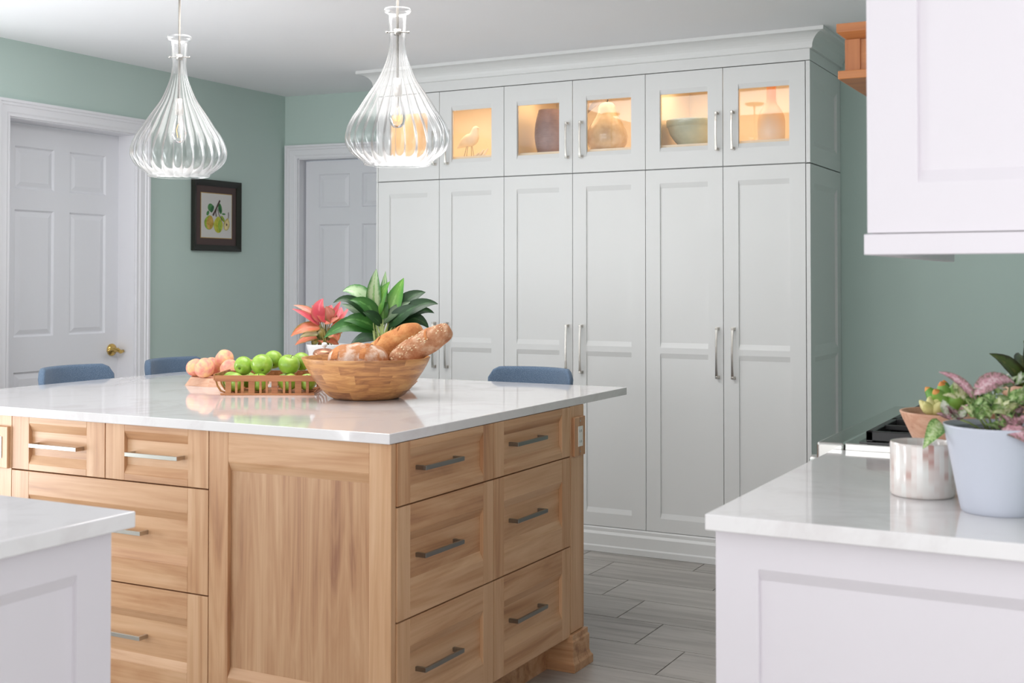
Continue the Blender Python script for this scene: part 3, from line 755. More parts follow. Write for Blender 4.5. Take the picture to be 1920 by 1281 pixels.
for yy in (RY0+0.10, RY1-0.10): mb.tube([(0.655, yy, 0.72), (0.70, yy, 0.72)], 0.009, 'stainless_steel', 10)
mb.build('handle', dd)
for i in range(6):
    yy = RY0+0.09+i*(RY1-RY0-0.18)/5
    mb = MB(); mb.lathe([(0.026, 0), (0.026, 0.006), (0.02, 0.008), (0.018, 0.034), (0.012, 0.038)], 18, 'stainless_steel', T=Matrix.Translation((0.688, yy, 0.868)) @ Matrix.Rotation(-PI/2, 4, 'Y'))
    mb.build('knob', rg)
gw = (RY1-RY0-0.03)/3
for i in range(3):
    ya = RY0+0.015+i*gw+0.002; yb = ya+gw-0.004; xa, xb = 0.800, XR-0.07
    mb = MB(); zt = RZ+0.026; t = 0.016
    def bar(xa_, xb_, ya_, yb_, lo=RZ+0.004, hi=zt): mb.box(xa_, xb_, ya_, yb_, lo, hi, 'cast_iron', 0)
    bar(xa, xa+t, ya, yb); bar(xb-t, xb, ya, yb); bar(xa, xb, ya, ya+t); bar(xa, xb, yb-t, yb)
    xm = (xa+xb)/2; ym = (ya+yb)/2
    bar(xm-t/2, xm+t/2, ya, yb)
    for cx in ((xa+xm)/2, (xb+xm)/2):
        for s1 in (-1, 1):
            bar(cx-0.006, cx+0.006, ym+s1*0.045 if s1 > 0 else ya+t, yb-t if s1 > 0 else ym-0.045, zt-0.012, zt)
            a_ = cx+s1*0.045; b2 = (xb if cx > xm else xm)-t/2 if s1 > 0 else (xm if cx > xm else xa)+t/2
            bar(min(a_, b2), max(a_, b2), ym-0.006, ym+0.006, zt-0.012, zt)
        mb.lathe([(0.042, RZ+0.0012), (0.042, RZ+0.010), (0.030, RZ+0.012), (0.030, RZ+0.018), (0.0, RZ+0.019)], 20, 'black_enamel', T=Matrix.Translation((cx, ym, 0)))
    for fx in (xa, xb-t):
        for fy in (ya, yb-t): bar(fx, fx+t, fy, fy+t, RZ+0.001, zt)
    mb.build('grate', rg, bevel=0.0015, seg=1)
# wall cabinet upper right (end panel towards the camera)
ur = empty('wall_cabinet', (1.20, -3.0, 1.38), 0, 'white wall cabinet filling the upper right foreground', 'cabinet')
UX, UY0, UY1, UZ = 0.998, -3.430, -2.62, 1.390
mb = MB(); mb.box(UX+0.022-1.20, XR-0.003-1.20, UY0+0.0205+3.0, UY1+3.0, UZ-1.38, 2.43-1.38, 'near_cabinet_paint', 0); mb.build('body', ur)
f = front(XR-0.003-UX, 2.43-UZ, 0.079, 0.079, 0.079, *(['near_cabinet_paint']*3), dep=0.010, slope=0.020, th=0.020)
f.build('end_panel', ur, (UX-1.20, UY0+3.0, UZ-1.38), 0)
for k in range(2):
    w = (UY1-UY0-0.024)/2
    f = front(w-0.003, 2.43-UZ-0.003, 0.06, 0.06, 0.06, *(['near_cabinet_paint']*3), dep=0.010, slope=0.020, th=0.0205)
    d_ = f.build('door', ur, (UX+0.001-1.20, UY0+0.022+(k+1)*w+3.0, UZ-1.38), -PI/2)
mb = MB()
LZ = 1.3545
mb.box(UX-0.0045-1.20, XR-0.003-1.20, UY0-0.006+3.0, UY0+0.014+3.0, LZ-1.38, UZ-0.002-1.38, 'near_cabinet_paint', 0)
mb.box(UX-0.0045-1.20, UX+0.016-1.20, UY0+0.0141+3.0, UY1+3.0, LZ-1.38, UZ-0.002-1.38, 'near_cabinet_paint', 0)
mb.build('light_rail', ur, bevel=0.0015)
mb = MB(); mb.box(UX+0.06-1.20, XR-0.04-1.20, UY0+0.10+3.0, UY0+0.20+3.0, UZ-0.020-1.38, UZ-0.0002-1.38, 'brushed_nickel', 0); mb.build('light_bar', ur, bevel=0.002)
# wooden hood over the range
hd = empty('range_hood', (0, 0, 0), 0, 'stained wood range hood with stepped mouldings behind the white wall cabinet', 'hood')
HX, HY0, HY1 = 0.776, -2.612, -1.59
HB = 1.775
def hbox(nm, x, y, z0, z1, mat, e=0.0):
    mb = MB(); mb.box(x, XR-0.004, HY0+y, HY1-y, z0, z1, mat); return mb.build(nm, hd, bevel=0.002)
hbox('bottom_moulding', 0.762, -0.012, 1.776, 1.7955, 'hood_wood')
def hood_frame():
    mb = MB(); y0, y1 = HY0, HY1
    mb.box(HX+0.012, XR-0.004, y0+0.012, y1-0.012, 1.7957, 1.9, 'hood_wood', 0.3)
    mb.box(HX+0.0, HX+0.034, y0, y0+0.0118, 1.7957, 1.868, 'hood_wood_z', 0.7)          # corner stile, near side
    mb.box(HX+0.034, XR-0.004, y0+0.006, y0+0.0118, 1.7957, 1.868, 'hood_wood', 0.1)
    mb.box(HX+0.0, HX+0.0118, y0+0.0122, y1, 1.7957, 1.868, 'hood_wood_z', 0.5)
    return mb.build('hood_body', hd)
hood_frame()
mb = MB()
vs = []
for e, z in [(0.0, 1.8685), (0.019, 1.884), (0.019, 1.9035), (0.0, 1.9036)]:
    xx, ya, yb = HX+0.003-e, HY0+0.003-e*0.95, HY1
    vs += [(xx, ya, z), (XR-0.004, ya, z), (XR-0.004, yb, z), (xx, yb, z)]
fs = [(3, 2, 1, 0)]
for k in range(3):
    for i in range(4):
        j = (i+1) % 4; fs.append((4*k+i, 4*k+j, 4*k+4+j, 4*k+4+i))
fs.append((12, 13, 14, 15)); mb.add(vs, fs, 'hood_wood', 0.6); mb.build('top_moulding', hd)
mb = MB(); mb.box(1.02, XR-0.004, -2.40, -1.80, 1.904, ZC-0.001, 'hood_wood_z'); mb.build('chimney', hd)
mb = MB(); mb.box(0.85, XR-0.05, -2.50, -1.70, 1.7705, 1.7757, 'stainless_steel', 0); mb.build('filter_panel', hd)

# ------------------------------------------------------------------ framed pear print on the left wall
PY0, PY1, PZ0, PZ1 = -0.3505, 0.0465, 1.4800, 1.8800
pw, ph = PY1-PY0, PZ1-PZ0
pic = empty('picture', (XL+0.001, (PY0+PY1)/2, (PZ0+PZ1)/2), PI/2, 'framed print of pears on a branch, black frame, dark mat, on green wall', 'picture')
mb = MB(); w2, h2, fw = pw/2, ph/2, 0.034
prof = [(0, -0.002), (0, -0.020), (0.008, -0.024), (0.026, -0.015), (fw, -0.011), (fw, -0.002)]
vs = []
for e, y in prof: vs += [(-w2+e, y, -h2+e), (w2-e, y, -h2+e), (w2-e, y, h2-e), (-w2+e, y, h2-e)]
fs = []
for k in range(5):
    for i in range(4):
        j = (i+1) % 4; fs.append((4*k+i, 4*k+j, 4*k+4+j, 4*k+4+i))
mb.add(vs, fs, 'picture_frame_black', 0); mb.build('frame', pic)
mb = MB(); mw, mh = 0.131, 0.119+0.012
aw, ah = 0.1235, 0.1155
mb.box(-w2+0.02, w2-0.02, -0.006, -0.001, -h2+0.02, h2-0.02, 'picture_mat', 0); mb.build('mat', pic)
aw, ah = 0.125, 0.124
mb = MB(); mb.box(-aw-0.004, aw+0.004, -0.0075, -0.0062, -ah-0.004, ah+0.004, 'gold_fillet', 0); mb.build('gold_edge', pic)
mb = MB(); mb.box(-aw, aw, -0.0084, -0.0077, -ah, ah, 'art_paper', 0)
lay = [-0.0086]
def P2(u, v):     # print fractions (0..1 from top-left of the sheet) -> local x,z
    return (-aw+2*aw*u, ah-2*ah*v)
def shape(pts, mat):
    lay[0] -= 0.00012
    q = [P2(*p_) for p_ in pts]; cx = sum(p_[0] for p_ in q)/len(q); cz = sum(p_[1] for p_ in q)/len(q)
    mb.add([(cx, lay[0], cz)]+[(x, lay[0], z) for x, z in q], [(0, 1+i, 1+(i+1) % len(q)) for i in range(len(q))], mat, 0)
def blob(cx, cy, rx, ry, rot=0.0, neck=0.0, mat='art_leaf', n=26):
    pts = []
    for i in range(n):
        t = 2*PI*i/n; x = rx*math.sin(t); y = ry*math.cos(t)
        if neck and y < 0: x *= 1-neck*(-y/ry)**1.5
        pts.append((cx+x*math.cos(rot)-y*math.sin(rot), cy+(x*math.sin(rot)+y*math.cos(rot))*1.0))
    shape(pts, mat)
def stroke(pts, w, mat):
    for (a, b_) in zip(pts, pts[1:]):
        dx, dy = b_[0]-a[0], b_[1]-a[1]; L = math.hypot(dx, dy); nx, ny = -dy/L*w, dx/L*w
        shape([(a[0]-nx, a[1]-ny), (b_[0]-nx, b_[1]-ny), (b_[0]+nx, b_[1]+ny), (a[0]+nx, a[1]+ny)], mat)
blob(0.30, 0.32, 0.095, 0.09, 0.5, 0, 'art_leaf'); blob(0.35, 0.35, 0.05, 0.09, 0.5, 0, 'art_leaf_dark')
blob(0.21, 0.45, 0.04, 0.06, 0.6, 0, 'art_leaf'); blob(0.61, 0.33, 0.06, 0.125, -0.25, 0, 'art_leaf'); blob(0.60, 0.32, 0.03, 0.10, -0.3, 0, 'art_leaf_dark')
blob(0.73, 0.45, 0.06, 0.02, 0.0, 0, 'art_leaf'); blob(0.70, 0.56, 0.04, 0.085, -0.7, 0, 'art_pear_green')
blob(0.25, 0.66, 0.155, 0.165, 0.18, 0.35, 'art_pear_green'); blob(0.28, 0.66, 0.115, 0.16, 0.18, 0.3, 'art_pear_amber')
blob(0.55, 0.70, 0.15, 0.19, 0.0, 0.4, 'art_pear_yellow'); blob(0.60, 0.72, 0.06, 0.14, 0.0, 0.3, 'art_pear_green')
blob(0.83, 0.68, 0.10, 0.145, 0.25, 0.6, 'art_pear_rim'); blob(0.83, 0.685, 0.08, 0.125, 0.25, 0.6, 'art_pear_flesh'); blob(0.825, 0.69, 0.022, 0.03, 0, 0, 'art_branch')
stroke([(0.60, 0.14), (0.50, 0.30), (0.37, 0.50)], 0.022, 'art_branch'); stroke([(0.48, 0.34), (0.46, 0.42), (0.48, 0.52)], 0.014, 'art_branch')
stroke([(0.52, 0.34), (0.56, 0.46), (0.68, 0.60)], 0.009, 'art_branch'); stroke([(0.88, 0.40), (0.89, 0.47), (0.88, 0.55)], 0.009, 'art_branch')
mb.build('print', pic)

# ------------------------------------------------------------------ pendant lamps
def pendant_proto():
    r_ = empty('pendant_lamp', (-1.836, -2.01, ZC), 0, 'clear fluted glass teardrop pendant lamp, farther one on the left', 'lamp', 'glass pendants over the island')
    rod = MB()
    rod.lathe([(0.062, -0.001), (0.062, -0.012), (0.05, -0.022), (0.008, -0.026), (0.008, -0.04)], 28, 'brushed_nickel'); rod.build('canopy', r_)
    rod = MB(); rod.tube([(0, 0, -0.03), (0, 0, -0.475)], 0.0045, 'pendant_rod', 12); rod.build('stem', r_)
    TZ = 2.232-ZC
    c = MB(); c.lathe([(0.0046, TZ-0.070), (0.0125, TZ-0.070), (0.0125, TZ-0.090), (0.0046, TZ-0.090)], 16, 'brushed_nickel', cap0=False, cap1=False)
    for a in (0.5, 0.5+PI):
        d = Vector((math.cos(a), math.sin(a), 0)); z = Vector((0, 0, TZ-0.080))
        c.tube([z+d*0.012, z+d*0.034], 0.002, 'brushed_nickel', 8); c.tube([z+d*0.033, z+d*0.040], 0.0035, 'brushed_nickel', 8)
    c.build('collar', r_)
    s_ = MB(); s_.lathe([(0.0055, TZ-0.235), (0.014, TZ-0.238), (0.014, TZ-0.262), (0.016, TZ-0.268), (0.016, TZ-0.294), (0.0135, TZ-0.298)], 20, 'brushed_nickel')
    s_.build('socket', r_)
    b_ = MB(); b_.lathe([(0.0128, TZ-0.297), (0.0135, TZ-0.31), (0.022, TZ-0.335), (0.028, TZ-0.358), (0.0285, TZ-0.372), (0.024, TZ-0.39), (0.014, TZ-0.402), (0.0, TZ-0.405)], 24, 'pane_glass', cap0=False)
    bl = b_.build('bulb', r_)
    f_ = MB()
    f_.lathe([(0.006, TZ-0.30), (0.004, TZ-0.33), (0.002, TZ-0.336)], 8, 'brushed_nickel')
    for i in range(4):
        a = i*PI/2; f_.tube([(0.005*math.cos(a), 0.005*math.sin(a), TZ-0.334), (0.013*math.cos(a), 0.013*math.sin(a), TZ-0.355), (0.006*math.cos(a), 0.006*math.sin(a), TZ-0.382)], 0.0006, 'filament', 5)
    f_.build('filament', bl)
    # fluted shade
    k = 0.000477
    prof = [(88, 73, 0), (95, 82, 0), (95, 92, 0), (86, 104, 0), (68, 111, 0), (62, 119, 0), (61, 130, 0), (61, 180, 0), (58, 240, 0), (56, 300, 0.1), (59, 350, 0.3), (66, 400, 0.6), (80, 450, 0.85), (99, 500, 1), (120, 550, 1), (146, 600, 1),
            (180, 650, 1), (214, 700, 1), (246, 750, 1), (276, 800, 1), (312, 850, 1), (338, 900, 1), (354, 950, 1), (360, 1000, 1), (350, 1050, 0.95), (322, 1095, 0.8), (282, 1130, 0.55), (246, 1158, 0.25), (236, 1172, 0.0), (237, 1180, 0), (229, 1182, 0)]
    # resample smoothly
    pts = []
    for i in range(len(prof)-1):
        p0 = prof[max(i-1, 0)]; p1 = prof[i]; p2 = prof[i+1]; p3 = prof[min(i+2, len(prof)-1)]
        for t in (0, 0.5):
            pts.append(tuple(0.5*((2*p1[j])+(-p0[j]+p2[j])*t+(2*p0[j]-5*p1[j]+4*p2[j]-p3[j])*t*t+(-p0[j]+3*p1[j]-3*p2[j]+p3[j])*t**3) for j in range(3)))
    pts.append(prof[-1])
    N, FL = 240, 24; vs = []; fs = []
    for r0, y, fl_ in pts:
        for i in range(N):
            a = 2*PI*i/N
            c = abs(math.cos(a*FL/2)); bulge = (abs(c)**0.8)*0.075-0.045
            rr = r0*k*(1+bulge*fl_)
            vs.append((rr*math.cos(a), rr*math.sin(a), TZ-(y-72)*k))
    for j in range(len(pts)-1):
        for i in range(N):
            i2 = (i+1) % N; fs.append((j*N+i, (j+1)*N+i, (j+1)*N+i2, j*N+i2))
    g = MB(); g.add(vs, fs, 'fluted_glass', 0, True); go = g.build('glass_shade', r_)
    tag(go, 'clear fluted glass shade')
    return r_
def copy_tree(o, parent=None):
    c = o.copy(); COL.objects.link(c)
    if parent: c.parent = parent
    for ch in [q for q in bpy.data.objects if q.parent == o]: copy_tree(ch, c)
    return c
pp = pendant_proto()
p2 = copy_tree(pp); p2.location = (-0.857, -2.01, ZC); p2['label'] = 'clear fluted glass teardrop pendant lamp, nearer one in front of the tall cabinets'

# ------------------------------------------------------------------ stools
def stool_proto():
    r_ = empty('bar_stool', (0, 0, 0), 0, 'x', 'stool', 'blue stools around the island')
    # local: sitter faces +x, back at x<0
    def rr(w, d, r, n=5):
        pts = []
        for cx, cy, a0 in ((w/2-r, d/2-r, 0), (-w/2+r, d/2-r, 90), (-w/2+r, -d/2+r, 180), (w/2-r, -d/2+r, 270)):
            for i in range(n+1):
                a = math.radians(a0+90*i/n); pts.append((cx+r*math.cos(a), cy+r*math.sin(a)))
        return pts
    s_ = MB(); s_.prism(rr(0.40, 0.43, 0.08), 0.60, 0.665, 'blue_fabric', smooth=False); s_.build('seat', r_, (0.02, 0, 0), bevel=0.015, seg=3)
    # curved back shell: grid over angle and height with rounded top corners
    nu, nv = 22, 10; vs = []; fs = []; H0, H1 = 0.64, 0.958; hw = 0.195
    for side_ in (0, 1):
        for j in range(nv+1):
            for i in range(nu+1):
                u = -1+2*i/nu; v = j/nv
                wtop = 1.0
                z = H0+(H1-H0)*v
                # rounded top corners
                ang = u
                yy = hw*u*(0.93+0.07*v)
                if v > 0.0:
                    edge = max(0.0, abs(u)-0.80)/0.20
                    z = H0+(H1-H0-0.045*abs(edge)**2.4)*v
                x = -0.20-0.035*v+0.085*(u*u)+ (0.0 if side_ == 0 else -0.038)
                vs.append((x, yy, z))
    A = (nu+1)*(nv+1)
    for j in range(nv):
        for i in range(nu):
            a = j*(nu+1)+i; fs.append((a, a+1, a+nu+2, a+nu+1)); fs.append((A+a+1, A+a, A+a+nu+1, A+a+nu+2))
    for i in range(nu):
        a = i; fs.append((a+1, a, A+a, A+a+1)); a = nv*(nu+1)+i; fs.append((a, a+1, A+a+1, A+a))
    for j in range(nv):
        a = j*(nu+1); fs.append((a, a+nu+1, A+a+nu+1, A+a)); a = a+nu; fs.append((a+nu+1, a, A+a, A+a+nu+1))
    b_ = MB(); b_.add(vs, fs, 'blue_fabric', 0, True); b_.build('backrest', r_, bevel=0.012, seg=3)
    for sx in (-1, 1):
        for sy in (-1, 1):
            l = MB(); l.tube([(0.02+sx*0.14, sy*0.15, 0.602), (0.02+sx*0.19, sy*0.19, 0.0)], [0.017, 0.011], 'stool_leg_wood', 10); l.build('leg', r_)
    f_ = MB()
    q = [(0.02+sx*0.168, sy*0.172, 0.23) for sx, sy in ((-1, -1), (1, -1), (1, 1), (-1, 1))]
    for i in range(4): f_.tube([q[i], q[(i+1) % 4]], 0.008, 'stool_leg_wood', 8)
    f_.build('footrest', r_)
    return r_
st = stool_proto()
sp = [((-2.40, -1.815, 0), 0.03, 'blue fabric bar stool on the left side of the island, leftmost of the three'),
      ((-2.40, -1.235, 0), 0.05, 'blue fabric bar stool beside the peaches, second from the left'),
      ((-0.87, -1.20, 0), -PI/2-0.05, 'blue fabric bar stool behind the island, alone on the right')]
for i, (l_, rz, lab) in enumerate(sp):
    o = st if i == 0 else copy_tree(st); o.location = l_; o.rotation_euler = (0, 0, rz); o['label'] = lab

# ------------------------------------------------------------------ things on the island
ZT = 0.9152
def rounded(n, prof, mat, k=1): pass
# wooden bread bowl
bw = MB()
outer = [(0.0, 0.0), (0.100, 0.0), (0.112, 0.002), (0.128, 0.010), (0.150, 0.031), (0.170, 0.057), (0.190, 0.086), (0.2055, 0.112), (0.2175, 0.1375)]
inner = [(0.2165, 0.139), (0.2145, 0.139), (0.2125, 0.1375), (0.200, 0.112), (0.184, 0.086), (0.163, 0.057), (0.140, 0.034), (0.118, 0.018), (0.10, 0.013), (0.0, 0.012)]
bw.lathe(outer+inner, 72, 'acacia_blocks', cap0=False, cap1=False)
bowl = tag(bw.build('bread_bowl', None, (-0.972, -2.024, ZT)), 'wide round wooden bowl holding three loaves of bread', 'bowl')
# bread loaves
def loaf(name, label, L, Wd, Hh, mat, loc, rot, taper=0.75, bumps=0.006, seed=0, square=2.2):
    rnd = random.Random(seed); n, m_ = 36, 26; vs = []; fs = []
    for j in range(m_+1):
        t = PI*j/m_; ct = -math.cos(t); s_ = math.sin(t)
        rr_ = max(0.0, s_)**taper
        for i in range(n):
            a = 2*PI*i/n; ca, sa = math.cos(a), math.sin(a)
            e = 2/square
            y = Wd/2*rr_*math.copysign(abs(ca)**e, ca); z = Hh/2*rr_*math.copysign(abs(sa)**e, sa)
            w = bumps*(math.sin(9*ct+3*ca+seed)+math.sin(5*a+7*ct+seed*2)*0.5)*s_
            f_ = 1+w/(Wd/2)
            vs.append((L/2*ct, y*f_, z*f_))
    for j in range(m_):
        for i in range(n):
            i2 = (i+1) % n; fs.append((j*n+i, (j+1)*n+i, (j+1)*n+i2, j*n+i2))
    mb = MB(); mb.add(vs, fs, mat, 0, True)
    o = mb.build(name); o.location = loc; o.rotation_euler = rot
    return tag(o, label, 'bread')
RR = Matrix.Rotation(0.4911, 3, 'Z')      # island items follow this heading
# round floured loaf with three slashes
def along(l, w, h, L, Wd, Hh, tp, sq): pass
lo1 = loaf('round_loaf', 'round crusty loaf dusted with flour, at the left in the wooden bowl', 0.200, 0.16, 0.115, 'bread_flour', (-0.968, -2.078, 1.046), (0.0, 0.0, 0.50), 0.7, 0.003, 1)
lo2 = loaf('oval_loaf', 'golden brown loaf leaning at the back of the wooden bowl', 0.235, 0.112, 0.100, 'bread_crust', (-0.968, -1.866, 1.087), (0.1, -0.52, 0.45), 0.6, 0.003, 2)
lo3 = loaf('seeded_loaf', 'seeded brown loaf topped with oats, leaning right over the bowl rim', 0.232, 0.088, 0.084, 'seeded_crust', (-0.800, -1.950, 1.093), (0.0, -0.52, 0.47), 0.5, 0.002, 5)
# slashes on the round loaf (raised ears)
def strip_on(parent, L, Wd, Hh, taper, x0, skew, wid, mat, name, a0=0.15, a1=PI-0.15):
    n = 18; vs = []; fs = []
    for i in range(n+1):
        a = a0+(a1-a0)*i/n
        for k, q in enumerate((-1, -0.35, 0.35, 1)):
            x = x0+skew*math.cos(a)+q*wid/2; ct = max(-0.99, min(0.99, x/(L/2))); rr_ = max(0,1-ct*ct)**(taper/2)
            up = 1.004+(0.030 if abs(q) < 0.5 else 0)
            e = 2/2.2; ca, sa = math.cos(a), math.sin(a)
            vs.append((x, Wd/2*rr_*math.copysign(abs(ca)**e, ca)*up, Hh/2*rr_*abs(sa)**e*up))
    for i in range(n):
        for k in range(3): fs.append((4*i+k, 4*i+k+1, 4*i+5+k, 4*i+4+k))
    mb = MB(); mb.add(vs, fs, mat, 0, True); o = mb.build(name, parent); return o
for x_ in (-0.060, 0.036): tag(strip_on(lo1, 0.200, 0.16, 0.115, 0.7, x_, 0.012, 0.024, 'bread_slash', 'crust_slash'), 'dark baked slash in the crust')
tag(strip_on(lo3, 0.232, 0.088, 0.084, 0.5, 0.05, 0.02, 0.010, 'bread_slash', 'crust_slash'), None)
for x_ in (-0.03, 0.05): strip_on(lo2, 0.235, 0.112, 0.100, 0.6, x_, 0.025, 0.016, 'bread_slash', 'crust_slash')
mb = MB(); rnd = random.Random(4)
for i in range(170):
    x = -0.105+0.140*rnd.random() if i % 5 else 0.055+0.05*rnd.random(); a = rnd.uniform(-0.1, PI+0.1); ct = x/(0.116); rr_ = max(0,1-ct*ct)**0.25; e = 2/2.2
    ca, sa = math.cos(a), math.sin(a)
    c = Vector((x, 0.044*rr_*math.copysign(abs(ca)**e, ca), 0.042*rr_*math.copysign(abs(sa)**e, sa)))*1.01
    nrm = Vector((0, ca, sa)); t1 = Vector((1, 0, 0)); t2 = nrm.cross(t1); r_ = rnd.uniform(0.0016, 0.0036); an = rnd.random()*PI
    pts = [c+nrm*0.0008+(t1*math.cos(an+q)*r_*(1.0)+t2*math.sin(an+q)*r_*0.7) for q in [0, PI/3, 2*PI/3, PI, 4*PI/3, 5*PI/3]]
    mb.add([c+nrm*0.0020]+pts, [(0, 1+q, 1+(q+1) % 6) for q in range(6)], 'oat_flake', 0)
tag(mb.build('oat_flakes', lo3), 'pale oat flakes', kind='stuff')

# fruit
def apple_mesh(dimple=True):
    n = 28; prof = []
    for j in range(23):
        t = PI*j/22
        r_ = math.sin(t)*(1.0+0.06*math.cos(t)); z = math.cos(t)*0.93
        d = math.exp(-((t)/0.30)**2)*0.30; d2 = math.exp(-((PI-t)/0.26)**2)*0.18
        prof.append((r_, z-d+d2))
    prof = prof[::-1]; mb = MB()
    mb.lathe(prof, n, 'apple_skin', cap0=False, cap1=False)
    # five-lobed base
    out = []
    for x, y, z in mb.v:
        a = math.atan2(y, x); f_ = 1+0.022*math.cos(5*a)*max(0, -z)
        out.append((x*f_, y*f_, z))
    mb.v = out
    return mb.mesh('apple')
AM = apple_mesh()
stem = MB(); stem.tube([(0, 0, 0.60), (0.03, 0, 0.8), (0.09, 0.02, 0.96)], [0.03, 0.025, 0.04], 'apple_stem', 6); SM = stem.mesh('stem')
cal = MB(); cal.lathe([(0.0, -0.80), (0.09, -0.78), (0.13, -0.83), (0.06, -0.86), (0.0, -0.82)], 10, 'apple_hollow', cap0=False, cap1=False); CM = cal.mesh('calyx')
def apple(loc, r, rot, label, group='green apples in the wooden basket'):
    o = bpy.data.objects.new('green_apple', AM); COL.objects.link(o); o.location = loc; o.scale = (r, r, r); o.rotation_euler = rot
    tag(o, label, 'apple', group)
    for nm, me in (('stem', SM), ('calyx', CM)):
        c = bpy.data.objects.new(nm, me); COL.objects.link(c); c.parent = o
    return o
F = 0.4911
apples = [
 ((-1.476, -2.062, 1.0095), 0.034, (1.3, 0.0, F+2.8), 'green apple with its stem hollow facing front, leftmost of the upper layer'),
 ((-1.4014, -2.0504, 1.0145), 0.0385, (0.9, 0.55, F+3.0), 'largest green apple, second from the left in the upper layer, hollow at its lower left'),
 ((-1.413, -1.974, 1.028), 0.034, (0.9, 0.0, F+3.3), 'green apple at the back of the upper layer, peeking between two big ones'),
 ((-1.317, -2.005, 1.0155), 0.0385, (0.2, 0.3, 0.4), 'smooth green apple in front, nearest to the bowl in the upper layer'),
 ((-1.322, -1.928, 1.021), 0.034, (1.0, 0.2, F+2.9), 'green apple at the far right of the upper layer, half behind the bread bowl'),
 ((-1.460, -2.126, 0.9570), 0.034, (1.3, 0.3, F), 'green apple in the front row low down, leftmost behind the slats'),
 ((-1.382, -2.088, 0.9570), 0.0335, (0.3, 0.1, 0), 'yellow-green apple in the front row under the largest apple'),
 ((-1.291, -2.040, 0.9570), 0.0335, (0.2, -0.3, 0), 'green apple in the front row, third from the left behind the slats'),
 ((-1.2325, -2.0095, 0.9570), 0.0315, (0.4, 0.2, 0), 'green apple in the front row right against the bread bowl'),
 ((-1.515, -2.0805, 0.9560), 0.0335, (0.9, 0.1, F+2.9), 'green apple at the left end of the basket with its hollow upwards'),
 ((-1.430, -2.030, 0.9545), 0.030, (0.2, 0.1, 0), 'small green apple low in the middle row, left of centre'),
 ((-1.350, -1.985, 0.9545), 0.030, (0.2, 0.1, 0), 'small green apple low in the middle row, right of centre'),
 ((-1.270, -1.952, 0.9545), 0.030, (0.2, 0.1, 0), 'small green apple low at the back right, beside the bowl'),
 ((-1.495, -2.012, 0.9545), 0.030, (0.2, 0.1, 0), 'small green apple low at the back left of the basket')]
for a in apples: apple(*a)
# basket: base, end pieces, rims and slats
bk = empty('apple_basket', (-1.4679, -2.1845, ZT), F, 'long slatted wooden basket full of green apples', 'basket')
BL, BW = 0.318, 0.240
mb = MB(); mb.box(0.010, BL, 0.012, BW-0.012, 0.0, 0.006, 'basket_wood'); mb.build('base_board', bk)
def rim(nm, pts, z0, z1, th=0.004):
    mb = MB(); a, b_ = Vector((*pts[0], 0)), Vector((*pts[1], 0)); d = (b_-a).normalized(); nn = Vector((-d.y, d.x, 0))*th
    mb.hexa([a+Vector((0,0,z0)), b_+Vector((0,0,z0)), b_+nn+Vector((0,0,z0)), a+nn+Vector((0,0,z0)), a+Vector((0,0,z1)), b_+Vector((0,0,z1)), b_+nn+Vector((0,0,z1)), a+nn+Vector((0,0,z1))], 'basket_wood')
    return mb.build(nm, bk, bevel=0.0008)
rim('rim_front', ((-0.024, 0.0), (BL+0.02, 0.0)), 0.048, 0.069); rim('rim_back', ((-0.024, BW-0.004), (BL+0.02, BW-0.004)), 0.048, 0.069)
def bent(nm, y0, y1, xs, t=0.003):      # strap bent up at both ends, thickness t
    mb = MB(); vs = []; fs = []
    for x, z in xs: vs += [(x, y0, z), (x, y1, z), (x, y1, z+t), (x, y0, z+t)]
    n = len(xs)
    for i in range(n-1):
        a = 4*i; b_ = a+4; fs += [(a, a+1, b_+1, b_), (a+1, a+2, b_+2, b_+1), (a+2, a+3, b_+3, b_+2), (a+3, a, b_, b_+3)]
    fs += [(3, 2, 1, 0), (4*n-4, 4*n-3, 4*n-2, 4*n-1)]
    mb.add(vs, fs, 'basket_wood', random.random()); return mb.build(nm, bk)
for x_ in (-0.0285, BL+0.0205):
    mb = MB(); mb.box(x_, x_+0.004, 0.0, BW, 0.052, 0.074, 'basket_wood'); mb.build('rim_end', bk, bevel=0.0008)
for i in range(4):
    y_ = 0.013+i*0.062
    bent('end_strap', y_, y_+0.022, [(-0.0245, 0.068), (-0.0245, 0.048), (-0.020, 0.030), (-0.008, 0.012), (0.006, 0.0065), (0.04, 0.0065)])
    bent('end_strap', y_, y_+0.022, [(BL-0.04, 0.0065), (BL-0.002, 0.0065), (BL+0.012, 0.020), (BL+0.0175, 0.048), (BL+0.0175, 0.066)])
for i, (x_, w_) in enumerate([(0.012, 0.020), (0.046, 0.008), (0.066, 0.010), (0.092, 0.022), (0.130, 0.008), (0.152, 0.008), (0.172, 0.022), (0.212, 0.008), (0.232, 0.009), (0.254, 0.022), (0.292, 0.010)]):
    for y_ in (0.0045, BW-0.0085):
        mb = MB(); mb.box(x_, x_+w_, y_-(0.0 if w_ > 0.015 else 0.0), y_+0.0035, 0.001, 0.062, 'basket_wood'); mb.build('slat', bk)
for y_ in (0.0004, BW-0.0034): 
    mb = MB(); mb.box(-0.004, BL+0.004, y_, y_+0.003, 0.0, 0.007, 'basket_wood'); mb.build('bottom_strip', bk)

